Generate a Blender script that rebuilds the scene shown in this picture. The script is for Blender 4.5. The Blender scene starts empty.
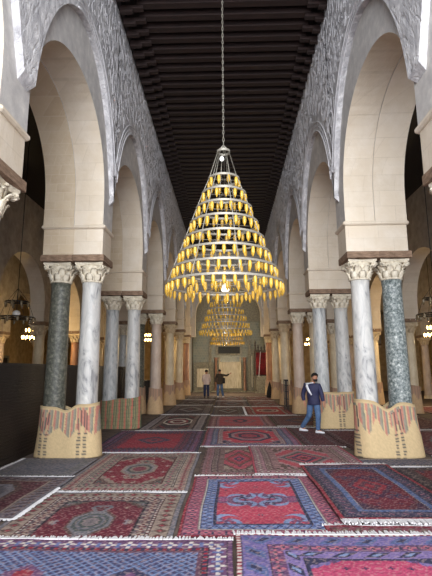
import bpy, bmesh, math, random
import numpy as np
from mathutils import Vector, Matrix
random.seed(7); rng = np.random.default_rng(7)
S = bpy.context.scene
COL = S.collection
PI = math.pi

def lin(c):
    out = []
    for v in c[:3]:
        v = v/255.0
        out.append(v/12.92 if v <= .04045 else ((v+.055)/1.055)**2.4)
    return tuple(out)

# ------------------------------------------------------------------ materials
def new_mat(name):
    m = bpy.data.materials.new(name); m.use_nodes = True
    nt = m.node_tree; b = nt.nodes['Principled BSDF']
    return m, nt, b

def ramp(nt, fac, stops):
    r = nt.nodes.new('ShaderNodeValToRGB')
    el = r.color_ramp.elements
    while len(el) < len(stops): el.new(.5)
    for e, (p, c) in zip(el, stops):
        e.position = p; e.color = (*lin(c), 1)
    nt.links.new(fac, r.inputs[0])
    return r.outputs[0]

def coords(nt, scale=(1, 1, 1)):
    tc = nt.nodes.new('ShaderNodeTexCoord')
    mp = nt.nodes.new('ShaderNodeMapping'); mp.inputs['Scale'].default_value = scale
    nt.links.new(tc.outputs['Object'], mp.inputs[0])
    return mp.outputs[0]

def noise(nt, vec, scale, detail=5, rough=.6, dist=0):
    n = nt.nodes.new('ShaderNodeTexNoise')
    n.inputs['Scale'].default_value = scale; n.inputs['Detail'].default_value = detail
    n.inputs['Roughness'].default_value = rough; n.inputs['Distortion'].default_value = dist
    nt.links.new(vec, n.inputs['Vector'])
    return n.outputs['Fac']

def bump(nt, b, h, strength, dist=.02, prev=None):
    n = nt.nodes.new('ShaderNodeBump')
    n.inputs['Strength'].default_value = strength; n.inputs['Distance'].default_value = dist
    nt.links.new(h, n.inputs['Height'])
    if prev is not None: nt.links.new(prev, n.inputs['Normal'])
    nt.links.new(n.outputs[0], b.inputs['Normal'])
    return n.outputs[0]

def mat_noise(name, stops, scale=4, rough=.7, bs=.3, bscale=None, stretch=(1, 1, 1), detail=6, dist=0, bd=.02, metal=0, spec=None):
    m, nt, b = new_mat(name)
    v = coords(nt, stretch)
    f = noise(nt, v, scale, detail, .6, dist)
    nt.links.new(ramp(nt, f, stops), b.inputs['Base Color'])
    b.inputs['Roughness'].default_value = rough; b.inputs['Metallic'].default_value = metal
    if spec is not None: b.inputs['Specular IOR Level'].default_value = spec
    if bs: bump(nt, b, noise(nt, v, bscale or scale*3, 6), bs, bd)
    return m

def mat_plain(name, c, rough=.6, metal=0, emit=None, es=0):
    m, nt, b = new_mat(name)
    b.inputs['Base Color'].default_value = (*lin(c), 1)
    b.inputs['Roughness'].default_value = rough; b.inputs['Metallic'].default_value = metal
    if emit: b.inputs['Emission Color'].default_value = (*lin(emit), 1); b.inputs['Emission Strength'].default_value = es
    return m

def mat_courses(name, c1, c2, mortar, stain, rough=.85, bw=.45, rh=.2, bs=.5):
    """dressed stone in courses, laid along X/Y and up Z"""
    m, nt, b = new_mat(name)
    tc = nt.nodes.new('ShaderNodeTexCoord'); sp = nt.nodes.new('ShaderNodeSeparateXYZ')
    nt.links.new(tc.outputs['Object'], sp.inputs[0])
    ad = nt.nodes.new('ShaderNodeMath'); ad.operation = 'ADD'
    nt.links.new(sp.outputs['X'], ad.inputs[0]); nt.links.new(sp.outputs['Y'], ad.inputs[1])
    cb = nt.nodes.new('ShaderNodeCombineXYZ')
    nt.links.new(ad.outputs[0], cb.inputs[0]); nt.links.new(sp.outputs['Z'], cb.inputs[1])
    br = nt.nodes.new('ShaderNodeTexBrick')
    br.inputs['Scale'].default_value = 1; br.inputs['Brick Width'].default_value = bw; br.inputs['Row Height'].default_value = rh
    br.inputs['Mortar Size'].default_value = .008; br.inputs['Mortar Smooth'].default_value = .6
    br.inputs['Color1'].default_value = (*lin(c1), 1); br.inputs['Color2'].default_value = (*lin(c2), 1)
    br.inputs['Mortar'].default_value = (*lin(mortar), 1)
    nt.links.new(cb.outputs[0], br.inputs['Vector'])
    f = noise(nt, tc.outputs['Object'], 2.2, 7, .65)
    mx = nt.nodes.new('ShaderNodeMix'); mx.data_type = 'RGBA'; mx.blend_type = 'MIX'
    rr = nt.nodes.new('ShaderNodeMapRange'); rr.inputs[1].default_value = .42; rr.inputs[2].default_value = .75; rr.inputs[4].default_value = .8
    nt.links.new(f, rr.inputs[0]); nt.links.new(rr.outputs[0], mx.inputs[0])
    nt.links.new(br.outputs['Color'], mx.inputs[6]); mx.inputs[7].default_value = (*lin(stain), 1)
    nt.links.new(mx.outputs[2], b.inputs['Base Color'])
    b.inputs['Roughness'].default_value = rough
    inv = nt.nodes.new('ShaderNodeMath'); inv.operation = 'SUBTRACT'; inv.inputs[0].default_value = 1
    nt.links.new(br.outputs['Fac'], inv.inputs[1])
    p = bump(nt, b, inv.outputs[0], bs, .012)
    bump(nt, b, noise(nt, tc.outputs['Object'], 14, 6), .35, .02, p)
    return m

def mat_carved(name):
    """grey plaster with shallow scratched carving"""
    m, nt, b = new_mat(name)
    v = coords(nt, (1, 1, .55))
    f = noise(nt, v, 5, 8, .7, .6)
    nt.links.new(ramp(nt, f, [(.32, (150, 148, 152)), (.5, (184, 182, 184)), (.66, (226, 224, 224))]), b.inputs['Base Color'])
    b.inputs['Roughness'].default_value = .9
    vo = nt.nodes.new('ShaderNodeTexVoronoi'); vo.feature = 'DISTANCE_TO_EDGE'; vo.inputs['Scale'].default_value = 4.2
    wv = noise(nt, v, 3, 3)
    cm = nt.nodes.new('ShaderNodeVectorMath'); cm.operation = 'ADD'
    c2 = nt.nodes.new('ShaderNodeCombineXYZ'); nt.links.new(wv, c2.inputs[1]); nt.links.new(wv, c2.inputs[2])
    nt.links.new(v, cm.inputs[0]); nt.links.new(c2.outputs[0], cm.inputs[1])
    nt.links.new(cm.outputs[0], vo.inputs['Vector'])
    mr = nt.nodes.new('ShaderNodeMapRange'); mr.inputs[2].default_value = .09
    nt.links.new(vo.outputs['Distance'], mr.inputs[0])
    p = bump(nt, b, mr.outputs[0], .45, .025)
    bump(nt, b, noise(nt, coords(nt, (1, 1.6, .35)), 12, 8, .75, 1.0), .55, .03, p)
    return m

def mat_vcol(name, rough=.95, weave=900):
    m, nt, b = new_mat(name)
    a = nt.nodes.new('ShaderNodeVertexColor'); a.layer_name = 'Col'
    nt.links.new(a.outputs['Color'], b.inputs['Base Color'])
    b.inputs['Roughness'].default_value = rough
    bump(nt, b, noise(nt, coords(nt), 60, 3), .35, .006)
    return m

M = {}
M['cream'] = mat_courses('cream_stone', (210, 196, 176), (202, 188, 168), (194, 180, 160), (218, 208, 194), bw=.62, rh=.34, bs=.12)
M['brickstone'] = mat_courses('weathered_stone_courses', (200, 182, 156), (190, 170, 144), (202, 186, 162), (208, 194, 172), bw=.34, rh=.19, bs=.4)
M['arch_face'] = mat_noise('smooth_grey_plaster', [(.3, (172, 168, 166)), (.55, (190, 186, 182)), (.75, (212, 207, 200))], 5, .9, .35)
M['carved'] = mat_carved('carved_grey_plaster')
M['ridge'] = mat_noise('moulding_plaster', [(.3, (176, 174, 178)), (.7, (214, 212, 214))], 9, .85, .3)
M['near_plaster'] = mat_noise('rough_whitewash', [(.3, (160, 156, 152)), (.55, (188, 184, 178)), (.75, (208, 204, 198))], 6, .9, .8, 14, bd=.05)
M['ceiling'] = mat_noise('dark_painted_boards', [(.3, (14, 10, 10)), (.7, (26, 18, 16))], 5, .7, .3, stretch=(1, 6, 1))
M['beam'] = mat_noise('dark_red_brown_timber', [(.3, (24, 15, 14)), (.7, (50, 31, 27))], 6, .65, .4, stretch=(.5, 6, 6))
M['slab'] = mat_noise('weathered_red_brown_wood', [(.3, (98, 76, 60)), (.7, (152, 126, 104))], 7, .8, .6, stretch=(1, 1, 5))
M['capital'] = mat_noise('carved_cream_marble', [(.3, (194, 182, 160)), (.55, (220, 210, 190)), (.8, (234, 228, 212))], 9, .75, .5, 26, bd=.03)
M['capital_warm'] = mat_noise('carved_tan_marble', [(.3, (186, 166, 136)), (.7, (216, 198, 168))], 9, .75, .5, 26, bd=.03)
M['marble_white'] = mat_noise('white_veined_marble', [(.34, (122, 122, 124)), (.46, (176, 175, 173)), (.7, (204, 202, 196))], 2.6, .45, .12, stretch=(1.6, 1.6, .5), dist=2.2)
M['marble_blue'] = mat_noise('pale_blue_grey_marble', [(.32, (124, 126, 128)), (.48, (172, 174, 174)), (.7, (198, 197, 193))], 3, .45, .12, stretch=(1.6, 1.6, .5), dist=2.5)
M['marble_pink'] = mat_noise('pinkish_grey_marble', [(.3, (166, 144, 130)), (.7, (200, 182, 166))], 4, .5, .15, stretch=(1, 1, .5))
M['marble_red'] = mat_noise('reddish_brown_marble', [(.3, (128, 88, 68)), (.7, (170, 126, 98))], 4, .5, .15, stretch=(1, 1, .5))
M['marble_tan'] = mat_noise('cream_tan_marble', [(.3, (184, 164, 134)), (.7, (220, 206, 178))], 4, .5, .15, stretch=(1, 1, .5))
M['granite_dark'] = mat_noise('dark_green_grey_granite', [(.3, (50, 52, 46)), (.5, (86, 87, 78)), (.64, (116, 115, 104)), (.78, (158, 154, 142))], 15, .5, .25, detail=8)
M['granite_speck'] = mat_noise('speckled_grey_granite', [(.36, (62, 72, 72)), (.47, (112, 122, 122)), (.58, (144, 150, 148)), (.68, (206, 210, 206))], 19, .5, .25, detail=8)
M['iron'] = mat_plain('grey_iron', (150, 145, 134), .5, .3)
M['dark_iron'] = mat_plain('dark_iron', (40, 36, 32), .6, .3)
M['amber'] = mat_plain('amber_glass', (200, 160, 60), .18, 0, (255, 190, 60), .025)
M['bulb'] = mat_plain('white_bulb', (245, 245, 245), .3, 0, (255, 255, 250), .9)
M['warm_bulb'] = mat_plain('lit_warm_bulb', (255, 230, 170), .3, 0, (255, 205, 120), 14)
M['clear_lamp'] = mat_plain('clear_lamp_glass', (118, 104, 80), .2)
M['globe'] = mat_plain('white_globe_glass', (214, 210, 204), .3)
M['screen'] = mat_noise('dark_brown_stained_wood', [(.3, (18, 12, 11)), (.7, (38, 27, 25))], 5, .55, .3, stretch=(1, .4, 6))
M['floor'] = mat_noise('woven_straw_floor_matting', [(.3, (74, 62, 58)), (.7, (112, 96, 86))], 3, .95, .4, 60)
M['rug'] = mat_vcol('wool_pile')
M['mat'] = mat_vcol('woven_straw')
M['fringe'] = mat_plain('white_cotton', (214, 212, 214), .95)
M['stonegrey'] = mat_noise('carved_grey_stone', [(.3, (104, 98, 84)), (.7, (150, 142, 122))], 8, .8, .6, 20)
M['darkwall'] = mat_noise('aisle_plaster', [(.3, (150, 138, 124)), (.7, (188, 176, 160))], 3, .9, .4)
M['warmwall'] = mat_noise('ochre_lime_wall', [(.3, (168, 138, 92)), (.7, (206, 176, 128))], 3, .9, .3)
M['skin'] = mat_plain('skin', (176, 126, 100), .6)
M['hair'] = mat_plain('black_hair', (22, 18, 16), .7)

# ------------------------------------------------------------------ mesh helpers
class MB:
    def __init__(s): s.v = []; s.f = []; s.mi = []; s.sm = []
    def add(s, vs, fs, mi=0, sm=False):
        o = len(s.v); s.v += [tuple(v) for v in vs]
        for f in fs: s.f.append([o+i for i in f]); s.mi.append(mi); s.sm.append(sm)
    def box(s, x0, x1, y0, y1, z0, z1, mi=0):
        vs = [(x, y, z) for z in (z0, z1) for y in (y0, y1) for x in (x0, x1)]
        s.add(vs, [(0, 2, 3, 1), (4, 5, 7, 6), (0, 1, 5, 4), (2, 6, 7, 3), (0, 4, 6, 2), (1, 3, 7, 5)], mi)
    def rbox(s, x0, x1, y0, y1, z0, z1, c=.01, mi=0):
        """box with chamfered edges top and bottom and at corners"""
        def ring(d, z):
            return [(x0+d, y0+c, z) if False else p for p in [(x0+d+c, y0+d, z), (x1-d-c, y0+d, z), (x1-d, y0+d+c, z), (x1-d, y1-d-c, z), (x1-d-c, y1-d, z), (x0+d+c, y1-d, z), (x0+d, y1-d-c, z), (x0+d, y0+d+c, z)]]
        s.loft([ring(c, z0), ring(0, z0+c), ring(0, z1-c), ring(c, z1)], mi, False)
    def loft(s, rings, mi=0, sm=True, cap=True):
        n = len(rings[0]); vs = [p for r in rings for p in r]; fs = []
        for i in range(len(rings)-1):
            for j in range(n):
                k = (j+1) % n
                fs.append((i*n+j, i*n+k, (i+1)*n+k, (i+1)*n+j))
        if cap:
            fs.append(tuple(reversed(range(n)))); fs.append(tuple((len(rings)-1)*n+j for j in range(n)))
        s.add(vs, fs, mi, sm)
    def lathe(s, prof, n=24, c=(0, 0, 0), mi=0, sm=True):
        s.loft([[(c[0]+r*math.cos(2*PI*j/n), c[1]+r*math.sin(2*PI*j/n), c[2]+z) for j in range(n)] for r, z in prof], mi, sm)
    def tube(s, pts, r, n=6, mi=0, closed=False):
        pts = [Vector(p) for p in pts]; rings = []
        m = len(pts)
        for i, p in enumerate(pts):
            if closed: t = pts[(i+1) % m]-pts[i-1]
            else: t = pts[min(i+1, m-1)]-pts[max(i-1, 0)]
            t.normalize(); up = Vector((0, 0, 1)) if abs(t.z) < .95 else Vector((0, 1, 0))
            a = t.cross(up).normalized(); b = a.cross(t)
            rr = r[i] if isinstance(r, (list, tuple)) else r
            rings.append([p+a*rr*math.cos(2*PI*j/n)+b*rr*math.sin(2*PI*j/n) for j in range(n)])
        if closed: rings.append(rings[0]); s.loft(rings, mi, True, False)
        else: s.loft(rings, mi)
    def build(s, name, mats, parent=None, loc=None, fix=True, smooth=None):
        me = bpy.data.meshes.new(name); me.from_pydata(s.v, [], s.f)
        if not isinstance(mats, (list, tuple)): mats = [mats]
        for m in mats: me.materials.append(m)
        me.polygons.foreach_set('material_index', s.mi)
        me.polygons.foreach_set('use_smooth', s.sm if smooth is None else [smooth]*len(s.f))
        if fix:
            bm = bmesh.new(); bm.from_mesh(me)
            bmesh.ops.recalc_face_normals(bm, faces=bm.faces); bm.to_mesh(me); bm.free()
        me.update()
        o = bpy.data.objects.new(name, me); COL.objects.link(o)
        if parent: o.parent = parent
        if loc: o.location = loc
        return o

def tag(o, label=None, cat=None, group=None, kind=None):
    if label: o['label'] = label
    if cat: o['category'] = cat
    if group: o['group'] = group
    if kind: o['kind'] = kind
    return o
def empty(name, loc, rz=0):
    o = bpy.data.objects.new(name, None); COL.objects.link(o); o.location = loc; o.rotation_euler.z = rz
    o.empty_display_size = .1
    return o
def copy_tree(o, parent=None):
    c = o.copy(); COL.objects.link(c)
    if parent: c.parent = parent
    for ch in list(o.children): copy_tree(ch, c)
    return c
def struct(mb, name, mats, **k): return tag(mb.build(name, mats, **k), kind='structure')

# ------------------------------------------------------------------ layout
BAY = 4.45; Y0 = 9.55
PY = [Y0+BAY*k for k in range(-2, 6)]          # pier centres, 0.65 .. 31.8
BC = [(a+b)/2 for a, b in zip(PY, PY[1:])]
YEND = 32.1; YBACK = 37.0; ZC = 10.4; ZA = 8.2

# ------------------------------------------------------------------ arcade walls
def arcade(mb, x0, x1, py, a, spring, rise, zlow, ztop, mf=0, ms=1, ystart=None, yend=None, n=28, power=2.0):
    """wall between x0 and x1 with an arch of half width a in each bay"""
    ys = py[0] if ystart is None else ystart; ye = py[-1] if yend is None else yend
    prev = ys
    for p, q in zip(py, py[1:]):
        c = (p+q)/2
        pier(mb, x0, x1, prev, c-a, zlow, ztop, mf, ms)
        prev = c+a
        pts = []
        for i in range(n+1):
            t = -math.cos(PI*i/n)
            pts.append((c+a*t, spring+rise*(max(0, 1-abs(t)**power))**(1/power)))
        pts = [(c-a, spring)]+pts[1:-1]+[(c+a, spring)]
        for (ya, za), (yb, zb) in zip(pts, pts[1:]):
            for x, fl in ((x0, 0), (x1, 1)):
                mb.add([(x, ya, za), (x, yb, zb), (x, yb, ztop), (x, ya, ztop)], [(0, 1, 2, 3)], mf)
            mb.add([(x0, ya, za), (x1, ya, za), (x1, yb, zb), (x0, yb, zb)], [(0, 1, 2, 3)], ms, True)
            mb.add([(x0, ya, ztop), (x1, ya, ztop), (x1, yb, ztop), (x0, yb, ztop)], [(0, 1, 2, 3)], mf)
    pier(mb, x0, x1, prev, ye, zlow, ztop, mf, ms)
def pier(mb, x0, x1, y0, y1, z0, z1, mf, ms):
    if y1-y0 < 1e-4: return
    for x in (x0, x1): mb.add([(x, y0, z0), (x, y1, z0), (x, y1, z1), (x, y0, z1)], [(0, 1, 2, 3)], mf)
    for y in (y0, y1): mb.add([(x0, y, z0), (x1, y, z0), (x1, y, z1), (x0, y, z1)], [(0, 1, 2, 3)], ms)
    for z, m in ((z0, ms), (z1, mf)): mb.add([(x0, y0, z), (x1, y0, z), (x1, y1, z), (x0, y1, z)], [(0, 1, 2, 3)], m)

OA, OS, OR, OZ = 2.07, 5.0, 3.1, 5.47       # outer arch order: half width, springing, rise, where the layer ends
OC = [c+(.13 if abs(c-7.325) < .1 else 0) for c in BC]
def outer_layer(mb, x0, x1):
    """the proud plaster layer: arch heads only, each foot between two arches splayed back underneath"""
    tm = math.sqrt(1-((OZ-OS)/OR)**2)*OA; n = 36
    feet = []
    for c in OC:
        pts = []
        for i in range(n+1):
            t = -tm*math.cos(PI*i/n); zz = OS+OR*math.sqrt(max(0, 1-(t/OA)**2))
            fl = .15*max(0, 1-(zz-OZ)/1.1)**2*(0 if (c+t < 6 and c > 7) else 1)     # feet draw in to a point
            pts.append((c+t+math.copysign(fl, t), zz))
        for (ya, za), (yb, zb) in zip(pts, pts[1:]):
            for x in (x0, x1): mb.add([(x, ya, za), (x, yb, zb), (x, yb, ZC), (x, ya, ZC)], [(0, 1, 2, 3)], 0)
            mb.add([(x0, ya, za), (x1, ya, za), (x1, yb, zb), (x0, yb, zb)], [(0, 1, 2, 3)], 0, True)
        feet.append((pts[0][0], pts[-1][0]))
    ends = [PY[0]]+[v for f in feet for v in f]+[PY[-1]+.3]
    for ya, yb in zip(ends[::2], ends[1::2]):
        mb.add([(x0, ya, OZ), (x0, yb, OZ), (x0, yb, ZC), (x0, ya, ZC)], [(0, 1, 2, 3)], 0)
        m_ = (ya+yb)/2; h_ = (yb-ya)/2*.8
        mb.add([(x0, ya, OZ), (x0, yb, OZ), (x1, m_+h_, OZ-.10), (x1, m_-h_, OZ-.10)], [(0, 1, 2, 3)], 0)
        mb.add([(x0, ya, OZ), (x1, ya, OZ), (x1, m_-h_, OZ-.10)], [(0, 1, 2)], 0); mb.add([(x0, yb, OZ), (x1, yb, OZ), (x1, m_+h_, OZ-.10)], [(0, 1, 2)], 0)

for sg, side in ((-1, 'left'), (1, 'right')):
    xi = 2.66 if sg < 0 else 2.50; xo = xi+1.28; xm = xi+.62
    w = MB()
    arcade(w, sg*xi, sg*xm, PY, 1.86, 5.3, 1.86, 4.72, ZC, 0, 1, power=2.1)
    arcade(w, sg*xm, sg*xo, PY, 1.83, 5.3, 1.83, 4.72, ZC, 0, 2, power=2.1)
    # impost blocks under the springing, each with a projecting ledge
    for p in PY:
        w.box(sg*xi, sg*(xm), p-.33, p+.33, 4.06, 4.72, 1); w.box(sg*(xm), sg*xo, p-.335, p+.335, 4.06, 4.72, 2)
    wall = struct(w, f'wall_{side}', [M['arch_face'], M['cream'], M['brickstone'] if sg < 0 else M['cream']], fix=False)
    # proud carved layer
    w = MB()
    xp = xi-.10
    outer_layer(w, sg*xp, sg*xi)
    tag(w.build(f'trim_{1 if sg < 0 else 2}', [M['carved'], M['ridge']], fix=False), kind='structure')
    # moulded ridges round the arches
    w = MB()
    for c in OC:
        for off, r in ((.02, .016), (.13, .009), (.24, .016)):
            seg = []
            for i in range(49):
                th = PI*i/48
                y = c-(OA+off)*math.cos(th); z = OS+(OR+off)*math.sin(th)
                if abs(y-c) <= BAY/2-.01 and z > OZ+.45 and y > 6.7: seg.append((sg*(xp-.004), y, z))
            if len(seg) > 2: w.tube(seg, r, 6)
    struct(w, f'trim_{3 if sg < 0 else 4}', M['ridge'])
    # shallow carved stems and scrolls over the arch heads
    w = MB(); cr = random.Random(11+sg)
    def clear(y, z):
        for c in OC:
            t_ = abs(y-c)/(OA+.32)
            if t_ < 1 and z < OS+(OR+.32)*math.sqrt(1-t_*t_): return False
        return OZ+.25 < z < ZC-.12
    yy = 6.3
    while yy < YEND-.3:
        z = OZ+cr.uniform(0, .3)
        while z < ZC-.2:
            ln = cr.uniform(.2, .55); a_ = cr.uniform(.015, .05); p_ = cr.uniform(0, 6); dy = cr.uniform(-.12, .12)
            seg = [(sg*(xp-.002), yy+dy*q/7+a_*math.sin(p_+q*.8), z+ln*q/7) for q in range(8)]
            if all(clear(q[1], q[2]) for q in seg): w.tube(seg, [.003]+[cr.uniform(.005, .0095)]*6+[.003], 4)
            if cr.random() < .55:
                r_ = cr.uniform(.03, .075); sd_ = cr.choice((-1, 1))
                seg = [(sg*(xp-.002), yy+.06*sd_+r_*(1-q/11)*math.cos(q*.75*sd_), z+ln*.5+r_*(1-q/11)*math.sin(q*.75)) for q in range(9)]
                if all(clear(q[1], q[2]) for q in seg): w.tube(seg, .007, 4)
            z += ln+cr.uniform(.02, .12)
        yy += cr.uniform(.09, .15)+max(0, (yy-14)*.006)
    struct(w, f'trim_{7 if sg < 0 else 8}', M['ridge'])
    # ledges
    w = MB()
    for p in PY:
        w.rbox(min(sg*(xi-.05), sg*(xo+.05)), max(sg*(xi-.05), sg*(xo+.05)), p-.39, p+.39, 4.70, 4.79, .025)
    struct(w, f'trim_{5 if sg < 0 else 6}', M['cream'])

# ------------------------------------------------------------------ shell
w = MB(); w.box(-15.6, 15.6, -4, YBACK+1, -.2, 0); struct(w, 'floor', M['floor'])
w = MB(); w.box(-3.4, 3.4, -1.6, YEND+.1, ZC+.12, ZC+.3)
w.box(-2.75, -2.45, -1.6, YEND, ZC-.16, ZC+.12); w.box(2.3, 2.6, -1.6, YEND, ZC-.16, ZC+.12)
ceil = struct(w, 'ceiling', M['ceiling'])
y = 2.0; bproto = None
while y < YEND-.2:
    if bproto is None:
        b = MB(); b.box(-2.1, 2.1, -.085, .085, ZC-.16, ZC+.12)
        for s_ in (-1, 1):      # stepped brackets under both ends
            b.box(min(s_*1.95, s_*2.5), max(s_*1.95, s_*2.5), -.06, .06, ZC-.25, ZC-.16)
            b.box(min(s_*2.2, s_*2.5), max(s_*2.2, s_*2.5), -.05, .05, ZC-.32, ZC-.25)
        bproto = b.build('beam', M['beam'], ceil); bproto.location.y = y
    else:
        c = bproto.copy(); COL.objects.link(c); c.parent = ceil; c.location.y = y
    y += .385
for sg, side in ((-1, 'left'), (1, 'right')):
    w = MB(); a, b = sorted((sg*3.7, sg*15.6))
    w.box(a, b, -4, YBACK+1, ZA, ZA+.2)
    tag(w.build(f'ceiling_{side}_aisles', M['ceiling']), kind='structure')
    w = MB(); a, b = sorted((sg*15.4, sg*15.8)); w.box(a, b, -4, YBACK+1, 0, ZA)
    struct(w, f'wall_{side}_outer', M['warmwall'])
    if sg < 0:
        w = MB(); w.box(-15.6, -4.3, -1.9, -1.5, 0, ZA); struct(w, 'wall_left_light_blocker', M['darkwall'])  # unseen wall added to keep daylight out of the left aisles
    w = MB(); a, b = sorted((sg*2.9, sg*15.6)); w.box(a, b, YBACK, YBACK+.4, 0, ZA+.2)
    struct(w, f'wall_{side}_end', M['warmwall'])
    # lower arcades of the side aisles
    for j, D in enumerate(((7.8 if sg < 0 else 7.3), 11.7)):
        w = MB(); py2 = [Y0+BAY*k for k in range(-1, 7)]
        arcade(w, sg*(D-.3), sg*(D+.3), py2, 1.85, 4.3, 1.75, 3.62, ZA, 0, 1, n=20, yend=YBACK+.1)
        struct(w, f'wall_{side}_aisle_{j+1}', [M['darkwall'], M['cream'] if j == 0 else M['darkwall']], fix=False)

# end of the nave: arch into the bay before the prayer niche
w = MB()
n = 28; a = 2.35; sp = 5.6
pts = [(-a, sp)]+[(-a*math.cos(PI*i/n), sp+2.2*math.sin(PI*i/n)) for i in range(1, n)]+[(a, sp)]
for (xa, za), (xb, zb) in zip(pts, pts[1:]):
    for y in (YEND, YEND+.7):
        w.add([(xa, y, za), (xb, y, zb), (xb, y, ZC), (xa, y, ZC)], [(0, 1, 2, 3)], 0)
    w.add([(xa, YEND, za), (xa, YEND+.7, za), (xb, YEND+.7, zb), (xb, YEND, zb)], [(0, 1, 2, 3)], 1, True)
for s_ in (-1, 1):
    a0, a1 = sorted((s_*a, s_*3.9)); w.box(a0, a1, YEND, YEND+.7, 4.06, ZC, 1)
struct(w, 'wall_end_arch', [M['arch_face'], M['cream']], fix=False)
w = MB()
w.box(-3.9, -2.95, YEND+.7, YBACK+.4, 0, ZC+1); w.box(2.95, 3.9, YEND+.7, YBACK+.4, 0, ZC+1)
struct(w, 'wall_niche_bay_sides', M['arch_face'])
w = MB(); w.box(-2.95, 2.95, YBACK, YBACK+.4, 0, ZC+1); struct(w, 'wall_back', M['stonegrey'])
w = MB(); w.box(-3.9, 3.9, YEND+.1, YBACK+.4, ZC+1, ZC+1.2); tag(w.build('ceiling_niche_bay', M['arch_face']), kind='structure')

# ------------------------------------------------------------------ columns
def capital_mesh(seed, R=.21, H=.42, W=.31, nseg=8):
    rr = random.Random(seed); b = MB()
    b.lathe([(R, 0), (R+.022, .01), (R+.022, .03), (R, .04), (R*.98, .1), (R*1.05, .24), (R*1.25, H-.07)], 20)
    for tier, (z0, h, out, n, ph) in enumerate(((.03, .15, .05, nseg, 0), (.10, .19, .075, nseg, .5))):
        for k in range(n):
            th = 2*PI*(k+ph)/n; ca, sa = math.cos(th), math.sin(th)
            rings = []
            for (t, r_, wd, th_) in ((0, R+.005, .07, .02), (.35, R+.015, .082, .03), (.7, R+.03, .078, .035), (.92, R+out, .06, .035), (1.0, R+out+.025, .04, .03), (.9, R+out+.035, .03, .012)):
                z = z0+h*t+rr.uniform(-.004, .004)
                rings.append([(r_*ca-d*sa, r_*sa+d*ca, z+zz) if False else ((r_+o)*ca-d*sa, (r_+o)*sa+d*ca, z+zz) for d, o, zz in ((-wd, -.004, 0), (-wd*.5, th_*.5, .004), (0, th_*.9, 0), (wd*.5, th_*.5, .004), (wd, -.004, 0), (0, -.02, 0))])
            b.loft(rings)
    for k in range(4):                      # corner volutes
        th = PI/4+k*PI/2; d = Vector((math.cos(th), math.sin(th), 0)); t = Vector((-d.y, d.x, 0))
        for s_ in (-1, 1):
            sp = []
            for i in range(15):
                an = i*.62; r_ = .055*(1-i/17)
                q = d*(W*1.13+.0+r_*math.cos(an))+Vector((0, 0, H-.115+r_*math.sin(an)))+t*s_*.022
                sp.append(q)
            b.tube([d*(R*.9)+Vector((0, 0, .2))+t*s_*.06, d*(R*1.2)+Vector((0, 0, .28))+t*s_*.045]+sp, .019, 5)
        b.lathe([(.0001, 0), (.03, .004), (.03, .03), (.0001, .034)], 8, (math.cos(k*PI/2)*W*.86, math.sin(k*PI/2)*W*.86, H-.06))
    ring = []                                # abacus with hollow sides
    for k in range(4):
        p0 = PI/4+k*PI/2; c0 = Vector((math.cos(p0), math.sin(p0)))*W*1.36; p1 = p0+PI/2; c1 = Vector((math.cos(p1), math.sin(p1)))*W*1.36
        mid = (c0+c1)/2; inw = -mid.normalized()*.045
        for i in range(6):
            u = i/6; q = c0.lerp(c1, u)+inw*math.sin(PI*u); ring.append(q)
    b.loft([[(q.x*s, q.y*s, z) for q in ring] for s, z in ((.9, H-.07), (.97, H-.045), (1, H-.03), (1, H))], 0, False)
    me_o = b.build('capital', M['capital']); me = me_o.data; bpy.data.objects.remove(me_o)
    return me
CAPS = [capital_mesh(i) for i in range(2)]
me = CAPS[0].copy(); me.materials[0] = M['capital_warm']; CAPS.append(me)
CAP_S = [c.copy() for c in (CAPS[0], CAPS[2])]
SHAFT = {}
def shaft_mesh(kind, flutes=0, H=3.56):
    key = (kind, flutes, H)
    if key not in SHAFT:
        b = MB(); n = 48 if flutes else 32; rings = []
        for i in range(25):
            t = i/24; r = .226-.032*t+.006*math.sin(PI*t)
            if i == 24: r += .012
            if i == 0: r += .015
            ring = []
            for j in range(n):
                an = 2*PI*j/n
                q = r-(.008*(.5+.5*math.cos(an*flutes+t*(1.5 if flutes < 8 else 0))) if flutes else 0)
                ring.append((q*math.cos(an), q*math.sin(an), .18+(H-.18)*t))
            rings.append(ring)
        b.loft(rings)
        o = b.build('shaft', M[kind]); SHAFT[key] = o.data; bpy.data.objects.remove(o)
    return SHAFT[key]
def base_mesh():
    b = MB(); b.lathe([(.262, 0), (.27, .02), (.27, .07), (.26, .09)], 24)
    b.lathe([(.25, .09), (.272, .11), (.272, .14), (.25, .155), (.235, .165), (.245, .18), (.24, .2)], 24)
    o = b.build('column_base', M['marble_tan']); m = o.data; bpy.data.objects.remove(o); return m
BASE = base_mesh()
def slab_mesh(w, d, h, seed):
    r = random.Random(seed); b = MB(); n = 9
    rings = []
    for i in range(n+1):
        x = -w/2+w*i/n; e = [r.uniform(-.012, .012) for _ in range(4)]
        rings.append([(x, -d/2+e[0], 0+e[1]*.3), (x, d/2+e[2], e[3]*.3), (x, d/2+e[2]*.5, h), (x, -d/2+e[0]*.5, h)])
    b.loft(rings, 0, False)
    o = b.build('impost_slab', M['slab']); m = o.data; bpy.data.objects.remove(o); return m
SLABS = [slab_mesh(.665, .76, .135, i) for i in range(4)]
def col_part(name, me, parent, z=0, rz=0, sc=None):
    o = bpy.data.objects.new(name, me); COL.objects.link(o); o.parent = parent; o.location.z = z; o.rotation_euler.z = rz
    if sc: o.scale = sc
    return o
KIND_WORDS = {'marble_white': 'white veined marble', 'marble_blue': 'pale blue-grey marble', 'marble_pink': 'pinkish grey marble', 'marble_red': 'reddish brown marble',
    'marble_tan': 'cream tan marble', 'granite_dark': 'dark grey-green granite', 'granite_speck': 'speckled grey granite'}
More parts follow.
